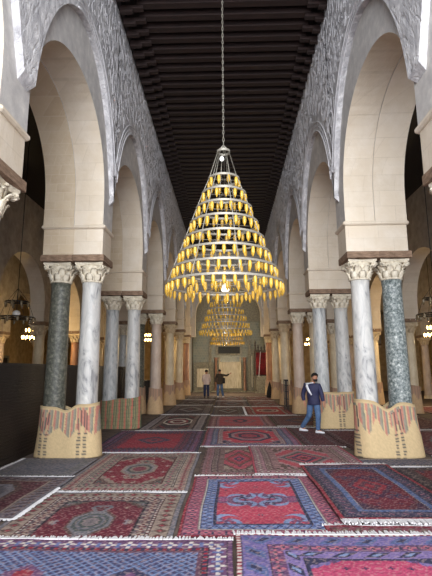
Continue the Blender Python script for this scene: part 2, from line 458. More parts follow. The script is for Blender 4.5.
def column(x, y, kind, label, group, flutes=0, warm=False, small=False, rz=0, slab=True):
    t = empty('stone_column', (x, y, 0)); tag(t, label, 'column', group)
    H = 3.56 if not small else 3.12
    col_part('shaft', shaft_mesh(kind, flutes, H), t, 0, rz)
    col_part('column_base', BASE, t)
    col_part('capital', CAPS[2] if warm else CAPS[random.randrange(2)], t, H, 0)
    if slab: col_part('impost_slab', SLABS[random.randrange(4)], t, H+.43)
    return t
ORD = {-1: '', 0: 'first', 1: 'second', 2: 'third', 3: 'fourth', 4: 'fifth', 5: 'sixth'}
LK = {-1: ('marble_white', 'granite_speck'), 0: ('marble_white', 'granite_dark'), 1: ('marble_white', 'marble_blue'), 2: ('marble_pink', 'granite_dark'), 3: ('marble_tan', 'marble_tan'), 4: ('marble_tan', 'marble_pink'), 5: ('marble_red', 'marble_tan')}
RK = {-1: ('marble_white', 'marble_blue'), 0: ('marble_white', 'granite_speck'), 1: ('marble_blue', 'marble_white'), 2: ('marble_pink', 'marble_tan'), 3: ('marble_tan', 'marble_pink'), 4: ('marble_tan', 'marble_tan'), 5: ('marble_red', 'marble_tan')}
SIDEW = {-1: 'on the wooden screen side', 1: 'on the walking man side'}
for k in range(-1, 6):
    y = Y0+BAY*k
    for sg, K in ((-1, LK), (1, RK)):
        for j, X in enumerate((2.95 if sg < 0 else 2.83, 3.63 if sg < 0 else 3.5)):
            kd = K[k][j]; fl = 20 if (k == 1 and sg < 0 and j == 0) else (4 if (k == 0 and sg > 0 and j == 0) else 0)
            o_ = 'nave-side' if j == 0 else 'aisle-side'
            if k == -1: lab = f'{o_} {KIND_WORDS[kd]} column of the nearest cropped pair, {SIDEW[sg][7:]}'
            else: lab = f'{o_} {KIND_WORDS[kd]} column of the {ORD[k]} whole pair {SIDEW[sg]}'
            column(sg*X, y, kd, lab, 'paired columns of the nave arcades', fl, warm=k >= 3, rz=.4*j)
for sg in (-1, 1):      # a third, shorter column beside the third pair
    t = column(sg*4.3, PY[4]-.0, 'marble_blue' if sg < 0 else 'marble_tan', f'shorter extra column beside the third pair, {SIDEW[sg]}', 'paired columns of the nave arcades', small=True)
    w = MB(); a, b = sorted((sg*(3.97), sg*4.62)); w.box(a, b, PY[4]-.33, PY[4]+.33, 3.63, 5.4)
    struct(w, f'trim_{9 if sg < 0 else 10}', M['cream'])
for sg in (-1, 1):
    for j, D in enumerate(((7.8 if sg < 0 else 7.3), 11.7)):
        for k in range(0, 7):
            y = Y0+BAY*k
            kd = ['marble_tan', 'marble_pink', 'marble_tan', 'marble_red', 'marble_tan', 'marble_pink', 'marble_red'][(k+j*2+(sg > 0)*1+0) % 7] if not (k == 2 and sg > 0 and j == 0) else 'marble_tan'
            if j == 1: kd = 'marble_pink'
            column(sg*D, y, kd, f'{KIND_WORDS[kd]} column, {(list(ORD.values())+["seventh"])[k+1]} deep in {"first" if j == 0 else "outer"} aisle arcade, {SIDEW[sg][7:]}', 'single columns of the side aisles', small=True, warm=True)

# ------------------------------------------------------------------ straw mats round the columns
def vcol_obj(name, verts, faces, cols, mat, parent=None, loc=None, smooth=True):
    me = bpy.data.meshes.new(name); me.from_pydata([tuple(v) for v in verts], [], faces)
    me.materials.append(mat)
    ca = me.color_attributes.new('Col', 'FLOAT_COLOR', 'POINT')
    c4 = np.ones((len(verts), 4), dtype=np.float32); c4[:, :3] = cols
    ca.data.foreach_set('color', c4.ravel())
    me.polygons.foreach_set('use_smooth', [smooth]*len(faces)); me.update()
    o = bpy.data.objects.new(name, me); COL.objects.link(o)
    if parent: o.parent = parent
    if loc: o.location = loc
    return o
def L(*c): return np.array(lin(c))
def stadium(s, h, r):
    """point on a stadium outline centred at the origin, s in 0..1 from the middle of the far side"""
    P = 4*h+2*PI*r; d = (s % 1)*P
    if d < h: return (d, r)
    d -= h
    if d < PI*r: a = PI/2-d/r; return (h+r*math.cos(a), r*math.sin(a))
    d -= PI*r
    if d < 2*h: return (h-d, -r)
    d -= 2*h
    if d < PI*r: a = -PI/2-d/r; return (-h+r*math.cos(a), r*math.sin(a))
    d -= PI*r
    return (-h+d, r)
def mat_pair(x, y, style, label, zt=(.98, .86, 1.0), lean=0, flare=.075, h=.35, seed=0):
    n, m = 150, 40; vs = []; cs = []; fs = []; r = random.Random(seed)
    ph = [r.uniform(0, 6) for _ in range(4)]
    for i in range(n):
        s = i/n
        bx, _ = stadium(s, h, .25)
        u = max(-1, min(1, bx/.6))
        dip = math.exp(-(bx/.16)**2)
        top = (zt[0]*(1-u)/2+zt[2]*(1+u)/2)*(1-dip)+zt[1]*dip+.015*math.sin(9*bx+ph[0])
        for j in range(m+1):
            v = j/m; z = top*v
            rr = .262+flare*(1-v)**1.3+.010*math.sin(14*bx+3*v+ph[1])
            px, py = stadium(s, h, rr)
            if py < 0 and abs(bx) < h: py += -.02*math.sin(PI*v)*dip*0+.05*dip*v
            vs.append((px+lean*(1-v), py, z+.004))
            cs.append(mat_color(style, px, v, s, top))
    for i in range(n):
        for j in range(m):
            a = i*(m+1)+j; b = ((i+1) % n)*(m+1)+j
            fs.append((a, b, b+1, a+1))
    o = vcol_obj('column_mat', vs, fs, np.array(cs), M['mat'], None, (x, y, 0))
    md = o.modifiers.new('thick', 'SOLIDIFY'); md.thickness = .012; md.offset = 1
    return tag(o, label, 'straw mat', 'straw mats wrapped round the column feet')
def mat_color(style, px, v, s, top):
    straw = L(198, 174, 134); red = L(182, 124, 108); grn = L(120, 124, 110); blk = L(74, 72, 72); gr2 = L(146, 138, 122)
    c = straw*random.uniform(.9, 1.06)
    if style == 'green':
        c = L(136, 128, 96)*random.uniform(.85, 1.1)
        k = (px*5.2+.0) % 1
        if k < .22: c = L(178, 104, 88)*random.uniform(.85, 1.1)
        elif .3 < k < .42 or .6 < k < .7: c = L(84, 96, 76)
        if abs(v-.5) % .12 < .02: c = c*.85
        return c
    if style == 'orange':
        c = L(192, 162, 126)*random.uniform(.9, 1.06)
        if v > .62+.10*math.cos(px*22): c = L(172, 138, 116) if (px*9) % 1 < .6 else L(146, 126, 108)
        return c
    # bands hanging down from the rim, with pointed lower edges
    tri = abs(((px+.35)/.46) % 1-.5)*2
    low = .62-.22*tri if style == 'a' else .60+.14*math.sin(px*17)-.08*tri
    if v > low and v < .93:
        k = (px/.115) % 1
        c = red if k < .33 else (gr2 if k < .62 else (grn if k < .8 else straw))
        c = c*random.uniform(.88, 1.1)
    for sx in ((-.48, -.36, .30, .42) if style == 'a' else (-.62, .08, .20)):
        if abs(px-sx) < .034 and v < .9:
            w_ = abs(px-sx)
            c = blk if (w_ > .018 and v > .5) else (red if w_ < .01 and v > .4 else straw*.85)
            if v < .5 and (v*16) % 1 < .38: c = blk*1.1
    if v > .965: c = straw*.8
    return c
mat_pair(-3.29, Y0, 'a', 'straw mat with red and green bands round the first whole pair, beside the wooden screen', (.98, .90, 1.06), lean=.0, seed=1)
mat_pair(3.165, Y0, 'b', 'straw mat with thin striped bands round the first pair, below the speckled granite column', (1.10, .93, 1.02), lean=.03, seed=2)
mat_pair(-3.29, PY[3], 'green', 'green and red striped mat round the second whole pair beside the wooden screen', (.80, .84, .92), seed=3, flare=.05)
mat_pair(3.165, PY[3], 'b', 'tan striped straw mat round the second pair, behind the man in navy jacket', (1.06, 1.0, 1.06), seed=4, flare=.05)
for sg in (-1, 1):
    mat_pair(-3.29 if sg < 0 else 3.165, PY[1], 'a' if sg > 0 else 'b', f'striped straw mat round the nearest cropped column pair, {SIDEW[sg][7:]}', (1.0, .92, 1.04), seed=8+sg)
def mat_single(x, y, label, zt=1.0, seed=0, style='orange'):
    n, m = 48, 22; vs = []; cs = []; fs = []; r = random.Random(seed); p0 = r.uniform(0, 6)
    for i in range(n):
        an = 2*PI*i/n
        for j in range(m+1):
            v = j/m; rr = .262+.07*(1-v)**1.5+.008*math.sin(5*an+p0)
            top = zt+.03*math.sin(2*an+p0)
            vs.append((rr*math.cos(an), rr*math.sin(an), top*v+.004)); cs.append(mat_color(style, .262*an, v, 0, top))
    for i in range(n):
        for j in range(m):
            a = i*(m+1)+j; b = ((i+1) % n)*(m+1)+j; fs.append((a, b, b+1, a+1))
    o = vcol_obj('column_mat', vs, fs, np.array(cs), M['mat'], None, (x, y, 0))
    md = o.modifiers.new('thick', 'SOLIDIFY'); md.thickness = .01; md.offset = 1
    return tag(o, label, 'straw mat', 'straw mats wrapped round the column feet')
for k in range(2, 6):
    for sg in (-1, 1):
        for j, X in enumerate((2.95 if sg < 0 else 2.83, 3.63 if sg < 0 else 3.5)):
            mat_single(sg*X, Y0+BAY*k, f'orange straw mat round the {"nave-side" if j == 0 else "aisle-side"} column of the {ORD[k]} pair {SIDEW[sg]}', 1.0+.05*((k*3+j) % 3), seed=k*7+j)
for sg in (-1, 1):
    D = 7.8 if sg < 0 else 7.3
    for k in range(0, 6):
        if sg < 0 and k < 3: continue
        mat_single(sg*D, Y0+BAY*k, f'orange straw mat of the {ORD[k]} column in the first aisle arcade, {SIDEW[sg][7:]}', 1.05, seed=50+k)
for sg in (-1, 1): mat_single(sg*4.3, PY[4], f'orange straw mat round the extra column beside the third pair, {SIDEW[sg]}', 1.0, seed=70+sg)

# ------------------------------------------------------------------ rugs
def paint(U, V, W, Ln, borders, field, feats, seed=0):
    """colours of a rug; U across (0..W), V along (0..Ln), all metres"""
    r = np.random.default_rng(seed)
    col = np.empty(U.shape+(3,)); col[:] = field
    d = np.minimum(np.minimum(U, W-U), np.minimum(V, Ln-V))
    side = np.minimum(U, W-U) < np.minimum(V, Ln-V)
    s = np.where(side, V-Ln/2, U-W/2)
    X = U-W/2; Y = V-Ln/2
    bw = sum(b[0] for b in borders)
    def put(m, c): col[m] = c
    for f in feats:
        k = f[0]
        if k == 'lattice':
            _, p, c1, c2 = f
            a = np.abs(((X/p+Y/p) % 1)-.5); b = np.abs(((X/p-Y/p) % 1)-.5)
            put((a < .13) | (b < .13), c1); put((a > .36) & (b > .36), c2)
        elif k == 'med':      # nested lozenges with stepped edges
            _, cx, cy, rx, ry, cs = f
            q = .03
            xx = np.abs(np.round((X-cx)/q)*q); yy = np.abs(np.round((Y-cy)/q)*q)
            mm = xx/rx+yy/ry
            for i, c in enumerate(cs): put(mm < 1-i/len(cs), c)
        elif k == 'hex':
            _, cx, cy, rx, ry, cs = f
            xx = np.abs(X-cx); yy = np.abs(Y-cy)
            mm = np.maximum(np.maximum(yy/ry, xx/rx), (xx/rx+yy/ry)/1.42)
            for i, c in enumerate(cs): put(mm < 1-i*.8/len(cs), c)
        elif k == 'corner':   # field corners cut off
            _, a, b, cs = f
            xx = (W/2-bw)-np.abs(X); yy = (Ln/2-bw)-np.abs(Y)
            mm = xx/a+yy/b+.06*np.sin(xx*70)
            for i, c in enumerate(cs): put((mm < 1-i*.3), c)
        elif k == 'scatter':
            _, nn, sz, cs = f
            for _i in range(nn):
                cx = r.uniform(-W/2+bw, W/2-bw); cy = r.uniform(-Ln/2+bw, Ln/2-bw)
                for sx in (-1, 1):
                    for sy in (-1, 1):
                        xx = X-sx*abs(cx); yy = Y-sy*abs(cy); rad = np.hypot(xx, yy); an = np.arctan2(yy, xx)
                        put(rad < sz*(.6+.4*np.cos(4*an)), cs[_i % len(cs)])
        elif k == 'scroll':   # flower sprays
            _, cx, cy, sz, c1, c2 = f
            for sx in (-1, 1):
                for sy in (-1, 1):
                    xx = X-sx*cx; yy = Y-sy*cy; rad = np.hypot(xx, yy*.8); an = np.arctan2(yy*sy, xx*sx)
                    mm = rad/sz
                    put((mm < 1) & (np.sin(an*3+mm*7) > .15), c1); put((mm < .5) & (np.sin(an*5) > 0), c2); put((mm < .16), c2)
    d0 = 0
    for (w, base, motif, p, c2, c3) in borders:
        m = (d >= d0) & (d < d0+w); put(m, base)
        ph = (s/p) % 1-.5; cr = (d-d0)/w-.5
        if motif == 'diamond':
            q = np.abs(ph)*2+np.abs(cr)*2
            put(m & (q < .85), c2); put(m & (q < .4), c3)
        elif motif == 'diag':
            k = (s/p+cr*.6) % 1
            put(m & (k < .5) & (np.abs(cr) < .38), c2); put(m & (k > .15) & (k < .35) & (np.abs(cr) < .2), c3)
        elif motif == 'zig':
            t = np.abs(((s/p) % 1)-.5)*1.4-.35
            put(m & (np.abs(cr-t) < .16), c2); put(m & (np.abs(cr+t) < .1), c3)
        elif motif == 'flower':
            rad = np.hypot(ph*p, cr*w); an = np.arctan2(cr*w, ph*p); R_ = min(p, w)*.48
            put(m & (rad < R_*(.65+.35*np.cos(4*an))), c2); put(m & (rad < R_*.32), c3)
            put(m & (np.abs(np.abs(ph)-.5) < .09) & (np.abs(cr) < .3), c3)
        elif motif == 'check':
            put(m & (((s/p) % 1) < .5), c2)
        put(m & ((d-d0) < .012), base*.35); d0 += w
    aX = np.abs(X); aY = np.abs(Y)      # fine all-over arabesque
    f1 = np.sin(37*aX+5*np.sin(23*aY+seed))*np.sin(41*aY+4*np.sin(29*aX+seed*2))
    m = f1 > .5; col[m] = col[m]*.6+np.array(L(176, 150, 146))*.4
    m = f1 < -.55; col[m] = col[m]*.6+np.array(L(34, 30, 56))*.4
    col *= (1+r.normal(0, .10, U.shape))[..., None]
    col *= (1+.07*np.sin(V*9+np.sin(U*3)))[..., None]
    return np.clip(col, 0, 1)

def rug(x0, x1, y0, y1, borders, field, feats, label, layer=0, cell=.018, fr='NS', seed=0, rot=0, flen=.075, emax=9, wav=1):
    W = x1-x0; Ln = y1-y0; nx = max(8, int(W/cell)); ny = max(8, int(Ln/cell))
    u = np.linspace(0, W, nx+1); v = np.linspace(0, Ln, ny+1)
    U, V = np.meshgrid(u, v)
    C = paint(U, V, W, Ln, borders, field, feats, seed)
    r = np.random.default_rng(seed+99); p = r.uniform(0, 6, 6)
    X = U-W/2; Y = V-Ln/2
    Z = .012+.0035*np.sin(U*3.1+p[0]+V*1.2)+.003*np.sin(V*4.3+p[1])+.002*np.sin(U*11+V*7+p[2])
    E = .008*np.sin(V*3+p[3]) ; X = X+E; Y = Y+.012*np.sin(U*2.7+p[4])
    verts = np.stack([X, Y, Z], -1).reshape(-1, 3)
    N = len(verts); idx = np.arange(N).reshape(ny+1, nx+1)
    q = np.stack([idx[:-1, :-1], idx[:-1, 1:], idx[1:, 1:], idx[1:, :-1]], -1).reshape(-1, 4).tolist()
    rim = list(idx[0, :])+list(idx[1:, -1])+list(idx[-1, -2::-1])+list(idx[-2:0:-1, 0])
    low = verts[rim].copy(); low[:, 2] = .001
    verts = np.vstack([verts, low]); cols = np.vstack([C.reshape(-1, 3), C.reshape(-1, 3)[rim]*.8])
    k = len(rim)
    for i in range(k): q.append([int(rim[i]), int(N+i), int(N+(i+1) % k), int(rim[(i+1) % k])])
    q.append([int(N+i) for i in range(k-1, -1, -1)])
    o = vcol_obj('prayer_rug', verts, q, cols, M['rug'], None, ((x0+x1)/2, (y0+y1)/2, .002+layer*.024))
    o.rotation_euler.z = rot
    tag(o, label, 'rug', 'patterned rugs covering the nave floor')
    rr = random.Random(seed)
    for e in fr:
        b = MB()
        ln = W if e in 'NS' else Ln
        t = -ln/2
        while t < (ln/2 if e != 'E' else min(ln/2, emax)):
            l_ = flen*rr.uniform(.6, 1.25); w_ = rr.uniform(.006, .012); sk = rr.uniform(-.02, .02); th = rr.uniform(.004, .012)
            if e == 'N': P = lambda a, c: (a, Ln/2-.01+c)
            elif e == 'S': P = lambda a, c: (a, -Ln/2+.01-c)
            elif e == 'E': P = lambda a, c: (W/2-.01+c, a)
            else: P = lambda a, c: (-W/2+.01-c, a)
            pa, pb = P(t-w_, 0), P(t+w_, 0); pc, pd = P(t+w_*.7+sk, l_), P(t-w_*.7+sk, l_)
            b.add([(*pa, .006), (*pb, .006), (*pc, .004), (*pd, .004), (*pa, .015+th*.3), (*pb, .015+th*.3), (*pc, .009+th), (*pd, .009+th)],
                  [(0, 3, 2, 1), (4, 5, 6, 7), (0, 1, 5, 4), (1, 2, 6, 5), (2, 3, 7, 6), (3, 0, 4, 7)])
            t += w_*2.1
        b.build('fringe', M['fringe'], o, fix=False)
    return o
# wool colours
crim = L(142, 34, 52); rose = L(172, 66, 86); pink = L(184, 104, 118); dred = L(92, 24, 34); blk = L(34, 28, 40); navy = L(40, 42, 74); blue = L(92, 108, 158); lblue = L(126, 146, 186)
beige = L(170, 152, 138); grey = L(122, 120, 128); ivory = L(206, 198, 190); brown = L(88, 64, 58); purp = L(104, 66, 104); dgreen = L(70, 78, 76); mar = L(74, 26, 38)
# near blue-violet lattice rug
rug(-2.58, .03, 3.0, 4.86, [(.05, purp, 'plain', 1, navy, navy), (.17, purp, 'flower', .2, ivory, blue), (.05, navy, 'check', .08, crim, navy), (.05, L(96, 60, 80), 'plain', 1, 0, 0)], L(60, 62, 104),
    [('lattice', .09, lblue*.8, L(70, 40, 70)), ('med', -.45, .12, .18, .2, [purp, crim]), ('med', .45, .12, .16, .18, [navy, purp])],
    'blue-violet rug with small lattice field, cut by the bottom edge below the dark medallion rug', 1, .013, 'N', 1)
rug(.05, 2.46, 3.2, 5.02, [(.05, crim, 'check', .07, ivory, ivory), (.24, L(108, 96, 150), 'diag', .34, blue*.8, navy), (.14, purp, 'flower', .17, pink, navy), (.16, L(128, 110, 164), 'diag', .3, navy, lblue), (.04, navy, 'plain', 1, 0, 0)], L(176, 62, 98),
    [('corner', .32, .2, [L(110, 96, 150), navy]), ('scroll', .7, .45, .12, L(120, 90, 140), navy), ('scatter', 4, .035, [navy, purp])],
    'rose red rug with wide violet-blue border, cut by the bottom edge at its corner', 1, .013, 'N', 2, flen=.1)
# centre: rose rug with blue borders
rug(-.56, 1.3, 5.02, 7.72, [(.03, crim, 'plain', 1, 0, 0), (.17, L(140, 70, 96), 'flower', .14, pink, navy), (.025, ivory*.9, 'plain', 1, 0, 0), (.15, blue, 'zig', .12, lblue, navy), (.03, navy, 'plain', 1, 0, 0)], L(178, 60, 84),
    [('scroll', .42, .86, .2, lblue, purp), ('med', 0, 0, .62, .34, [purp, L(150, 60, 96)]), ('scroll', .2, .12, .2, lblue, navy), ('scroll', .45, .0, .13, purp, L(150, 80, 120)), ('scatter', 7, .03, [navy, purp, L(120, 90, 130)])],
    'rose red rug with blue inner border and flower sprays, in the middle of the nave', 0, .013, 'N', 3)
# left: dark red medallion rug
rug(-2.56, -.6, 4.15, 6.72, [(.06, grey*.8, 'plain', 1, 0, 0), (.19, beige*.72, 'diamond', .17, brown, crim), (.04, dred, 'check', .08, ivory*.8, 0), (.15, L(96, 84, 88), 'flower', .15, beige, dred), (.03, blk, 'plain', 1, 0, 0)], L(98, 16, 38),
    [('corner', .30, .32, [brown, dgreen]), ('scatter', 9, .045, [beige*.8, L(150,80,90), grey]), ('hex', 0, .0, .26, .40, [brown, L(112, 112, 118), dgreen, L(104, 104, 112), dgreen, L(120, 110, 112)]), ('scroll', 0, .5, .14, L(112, 112, 118), dred)],
    'dark red rug with grey-green medallion and beige borders, directly behind the lattice rug', 0, .013, 'N', 4)
rug(-2.52, -.6, 6.76, 9.78, [(.05, grey, 'plain', 1, 0, 0), (.18, beige*.9, 'flower', .17, L(110, 90, 90), crim), (.04, brown, 'check', .08, ivory, 0), (.16, beige*.75, 'diamond', .17, dgreen, pink), (.03, dred, 'plain', 1, 0, 0)], L(122, 18, 42),
    [('corner', .34, .5, [beige*.7, brown, dgreen]), ('scatter', 8, .05, [beige, L(160,90,96), ivory*.8]), ('hex', 0, 0, .30, .50, [beige*.7, L(130, 124, 128), dgreen, beige*.6, L(120, 50, 66)]), ('scroll', 0, .62, .15, beige*.7, dgreen)],
    'crimson rug with pale beige-grey borders and medallion, between two darker rugs on the screen side', 0, .015, 'N', 5)
rug(-3.05, -.66, 9.84, 13.2, [(.05, navy, 'plain', 1, 0, 0), (.16, L(90, 44, 70), 'flower', .16, blue*.8, crim), (.12, navy, 'diag', .14, dred*1.3, blue), (.12, L(84, 40, 62), 'zig', .12, navy, crim), (.1, navy, 'check', .1, crim, 0)], L(150, 26, 52),
    [('med', 0, 0, .42, .6, [navy, L(110, 44, 74), crim, navy]), ('scatter', 4, .04, [navy])],
    'crimson rug with navy borders and small central lozenge, next to the green striped mat', 0, .018, 'NS', 6)
rug(-2.66, -.74, 13.3, 17.85, [(.07, blk, 'plain', 1, 0, 0), (.22, L(150, 140, 144), 'diag', .2, grey*.8, blk), (.06, blk, 'plain', 1, 0, 0), (.14, L(84, 56, 68), 'zig', .2, beige, blk)], L(44, 26, 40),
    [('corner', .3, .8, [crim*.7, blk]), ('hex', 0, 0, .5, .95, [ivory, blk, L(150, 60, 70), ivory, dred])],
    'black rug with pale border and white outlined medallion beyond the crimson navy-bordered rug', 0, .022, 'NS', 7)
rug(-4.0, -2.56, 7.6, 9.18, [(.06, grey, 'plain', 1, 0, 0), (.14, L(112, 112, 112), 'flower', .2, L(86, 92, 90), grey)], L(112, 112, 120), [('lattice', .16, L(100, 102, 112), L(120, 118, 124))],
    'plain grey-blue rug at the foot of the first striped mat beside the wooden screen', 0, .018, 'SW', 8, flen=.05)
rug(-4.0, -2.48, 5.46, 7.55, [(.05, grey*.8, 'plain', 1, 0, 0), (.2, L(110, 102, 108), 'diag', .15, brown, navy), (.05, beige*.7, 'plain', 1, 0, 0)], L(84, 34, 44),
    [('hex', -.15, 0, .42, .7, [brown, L(130, 128, 136), L(108, 104, 112), L(140, 138, 146)]), ('scatter', 4, .05, [brown, dgreen])],
    'dark rug with pale grey medallion against the wooden screen, edged by a white fringe', 1, .016, 'NES', 9, flen=.05, emax=.35)
# centre, behind the rose rug
rug(-.52, .9, 7.8, 10.5, [(.05, brown, 'plain', 1, 0, 0), (.15, L(140, 104, 110), 'diamond', .13, brown, pink), (.12, L(82, 54, 64), 'diag', .12, beige*.8, 0*beige), (.1, L(140, 110, 110), 'check', .09, brown, 0)], L(170, 66, 84),
    [('corner', .25, .5, [brown, beige*.8]), ('med', 0, 0, .3, .75, [brown, crim, rose, navy, rose]), ('scatter', 4, .05, [navy, brown])],
    'pinkish brown bordered rug partly covered by its neighbour, behind the rose red centre rug', 0, .016, 'N', 10)
rug(.42, 2.42, 7.78, 10.46, [(.04, rose, 'plain', 1, 0, 0), (.17, L(160, 120, 130), 'diamond', .14, brown, ivory), (.13, L(96, 62, 72), 'diag', .12, beige, 0*beige), (.14, L(170, 130, 134), 'check', .12, brown, 0)], L(176, 70, 84),
    [('corner', .3, .5, [L(170, 130, 134), brown]), ('med', 0, 0, .55, .85, [L(150, 120, 124), dgreen, rose, navy, rose, dred]), ('scatter', 5, .05, [navy, brown])],
    'pink rug with brown patterned borders and lozenge, overlapping the pinkish brown rug', 1, .016, 'NS', 11)
rug(1.24, 2.75, 5.42, 8.36, [(.05, crim, 'plain', 1, 0, 0), (.06, L(30, 32, 58), 'plain', 1, 0, 0), (.15, L(70, 62, 88), 'diag', .16, L(36, 36, 64), L(140, 90, 110)), (.08, L(70, 90, 136), 'check', .08, L(90, 112, 156), 0), (.025, ivory*.7, 'check', .05, navy, 0)], L(104, 18, 42),
    [('corner', .24, .5, [L(80, 24, 44), L(60, 30, 60)]), ('scroll', .2, .5, .16, L(80, 40, 70), navy), ('scatter', 7, .045, [L(60, 30, 62), L(120, 60, 80), navy]), ('med', 0, .0, .34, .6, [L(70, 30, 60), crim, L(80, 30, 54), crim])],
    'dark red rug with navy border and ragged white fringe, before the thin striped mat', 2, .014, 'NS', 12, flen=.14)
rug(2.78, 4.5, 5.46, 8.3, [(.05, blk, 'plain', 1, 0, 0), (.16, L(70, 56, 62), 'diag', .16, blk, beige*.6), (.08, brown, 'check', .08, blk, 0)], L(112, 24, 40), [('med', 0, .2, .5, .9, [navy, crim, brown]), ('scatter', 5, .06, [navy])],
    'dark red and black bordered rug cut by the photo edge beside the navy bordered rug', 1, .02, 'N', 13)
rug(1.02, 2.46, 3.9, 5.37, [(.05, crim, 'plain', 1, 0, 0), (.2, L(120, 62, 74), 'diag', .14, brown, beige*.7), (.1, L(96, 90, 130), 'check', .1, navy, 0)], L(120, 40, 56), [], 'brownish red strip of rug showing between the rose red and navy bordered rugs', 0, .018, 'N', 14)
rug(2.3, 4.9, 8.46, 9.14, [(.05, ivory*.8, 'plain', 1, 0, 0), (.12, L(76, 80, 100), 'diag', .12, grey, blk)], L(82, 84, 108), [('lattice', .1, grey, blk)], 'blue-grey rug folded against the thin striped mat', 0, .018, 'W', 15)
# next rows
rug(-.63, 1.68, 10.62, 13.9, [(.05, L(150, 70, 88), 'plain', 1, 0, 0), (.15, L(140, 84, 104), 'flower', .14, blue, pink), (.13, L(110, 120, 160), 'diag', .12, navy, ivory), (.14, L(150, 78, 96), 'zig', .14, ivory, navy)], L(196, 62, 82),
    [('corner', .3, .5, [L(150, 110, 128), navy]), ('hex', 0, 0, .55, .9, [navy, L(170, 130, 140), rose, navy, rose]), ('scatter', 4, .06, [navy, ivory])],
    'pink rug with blue borders and joined medallions, left of the walking man', 0, .02, 'NS', 16)
rug(-.66, 1.42, 14.08, 17.4, [(.05, L(120, 56, 70), 'plain', 1, 0, 0), (.2, L(150, 96, 106), 'diag', .15, L(110, 60, 70), ivory), (.1, L(100, 96, 120), 'check', .12, pink, 0)], L(172, 66, 82),
    [('med', 0, 0, .6, 1.1, [L(140, 90, 104), rose, navy, rose]), ('scatter', 4, .07, [navy])], 'dusty pink rug behind the pink rug with joined medallions', 0, .025, 'NS', 17)
rug(1.74, 2.6, 10.55, 13.9, [(.06, mar, 'plain', 1, 0, 0), (.14, L(70, 48, 58), 'diag', .14, mar, grey)], L(86, 30, 44), [('scatter', 4, .05, [navy, brown])], 'narrow maroon rug under the walking man', 0, .025, 'NS', 18)
rug(1.48, 3.3, 14.3, 17.5, [(.06, brown, 'plain', 1, 0, 0), (.16, L(86, 50, 56), 'diag', .16, mar, grey)], L(84, 34, 44), [('med', 0, 0, .5, .9, [navy, mar, brown])], 'dark maroon rug beside the second pair, right behind the walking man', 0, .03, 'NS', 19)
rug(.7, 2.55, 17.7, 21.6, [(.06, dred, 'plain', 1, 0, 0), (.2, L(124, 36, 40), 'diag', .2, crim, beige), (.08, ivory*.8, 'check', .1, dred, 0)], L(166, 34, 40), [('hex', 0, 0, .45, .7, [ivory*.9, crim, beige, dred])], 'bright red rug with pale outlined centre far up the nave', 0, .03, 'NSW', 20)
rug(-.68, .6, 17.7, 21.6, [(.07, navy, 'plain', 1, 0, 0), (.2, L(72, 56, 66), 'diag', .2, blk, grey)], L(60, 30, 42), [('med', 0, 0, .4, 1.1, [grey, blk, dred])], 'dark navy rug beside the bright red rug', 0, .03, 'NS', 21)
rug(-2.6, -.74, 18.1, 22.6, [(.08, blk, 'plain', 1, 0, 0), (.24, L(96, 88, 100), 'diag', .24, blk, grey)], L(46, 34, 52), [('med', 0, 0, .55, 1.4, [grey, blk, L(86, 50, 66)])], 'dark blue-black rug right beyond the black medallion rug', 0, .035, 'NS', 22)
rows = [(-2.6, -.8, 22.8, 26.6, L(50, 32, 46), blk, 'dark rug in the second row before the prayer niche, at the screen side pillars'), (-.7, 1.0, 21.8, 25.6, L(70, 30, 40), navy, 'dark maroon rug beyond the dark navy rug'), (1.1, 2.5, 21.9, 25.6, L(104, 36, 42), dred, 'brownish red rug beyond the bright red rug'),
        (-2.6, -.8, 26.8, 30.4, L(44, 34, 50), blk, 'dark rug in the last row, under the man in white shirt'), (-.7, 1.0, 25.8, 29.6, L(84, 32, 42), navy, 'maroon rug in the last row, beside the man raising his arm'), (1.1, 2.5, 25.8, 29.6, L(96, 32, 38), dred, 'red rug in the last row, nearest the covered pulpit')]
for i, (a, b_, c, d_, fcol, bc, lab) in enumerate(rows):
    rug(a, b_, c, d_, [(.08, bc, 'plain', 1, 0, 0), (.22, fcol*.8+grey*.25, 'diag', .22, bc, grey)], fcol, [('med', 0, 0, .5, 1.2, [grey*.8, bc, fcol*1.4])], lab, 0, .045, 'NS', 30+i)
# rugs outside the nave arcades
k = 0
for (a, b_, c, d_) in [(4.0, 6.9, 9.45, 13.2), (4.0, 6.9, 13.4, 17.2), (4.7, 6.9, 17.4, 21.2), (4.0, 6.9, 21.4, 25.4), (7.8, 10.8, 12.0, 16.6), (7.8, 10.8, 16.8, 21.4), (-6.9, -4.7, 17.6, 21.4), (-6.9, -4.2, 21.6, 26.0), (1.74, 2.7, 21.0, 21.0)][:8]:
    f_ = [L(100, 36, 50), L(84, 30, 40), L(110, 50, 56)][k % 3]
    rug(a, b_, c, d_, [(.08, mar, 'plain', 1, 0, 0), (.25, f_*.7+grey*.2, 'diag', .25, mar, grey)], f_, [('med', 0, 0, .7, 1.3, [grey*.8, navy, f_*1.3])],
        f'{"maroon" if k % 3 == 0 else ("dark maroon" if k % 3 == 1 else "brownish red")} aisle rug, {["beside the speckled granite column", "second from the speckled granite column", "behind the extra cream column", "fourth from the speckled granite column", "across the aisle arcade, nearer one", "across the aisle arcade, farther one", "behind the wooden screen end", "farthest behind the wooden screen"][k]}', 0, .05, 'NS', 60+k)
    k += 1
for sg in (1,):
    rug(2.62, 4.0, 10.2, 13.3, [(.06, mar, 'plain', 1, 0, 0), (.14, L(90, 52, 60), 'diag', .16, mar, grey)], L(88, 32, 44), [('scatter', 4, .06, [navy, brown])], 'dark maroon rug between the first two straw-wrapped pairs, right of the man', 0, .03, 'N', 80)

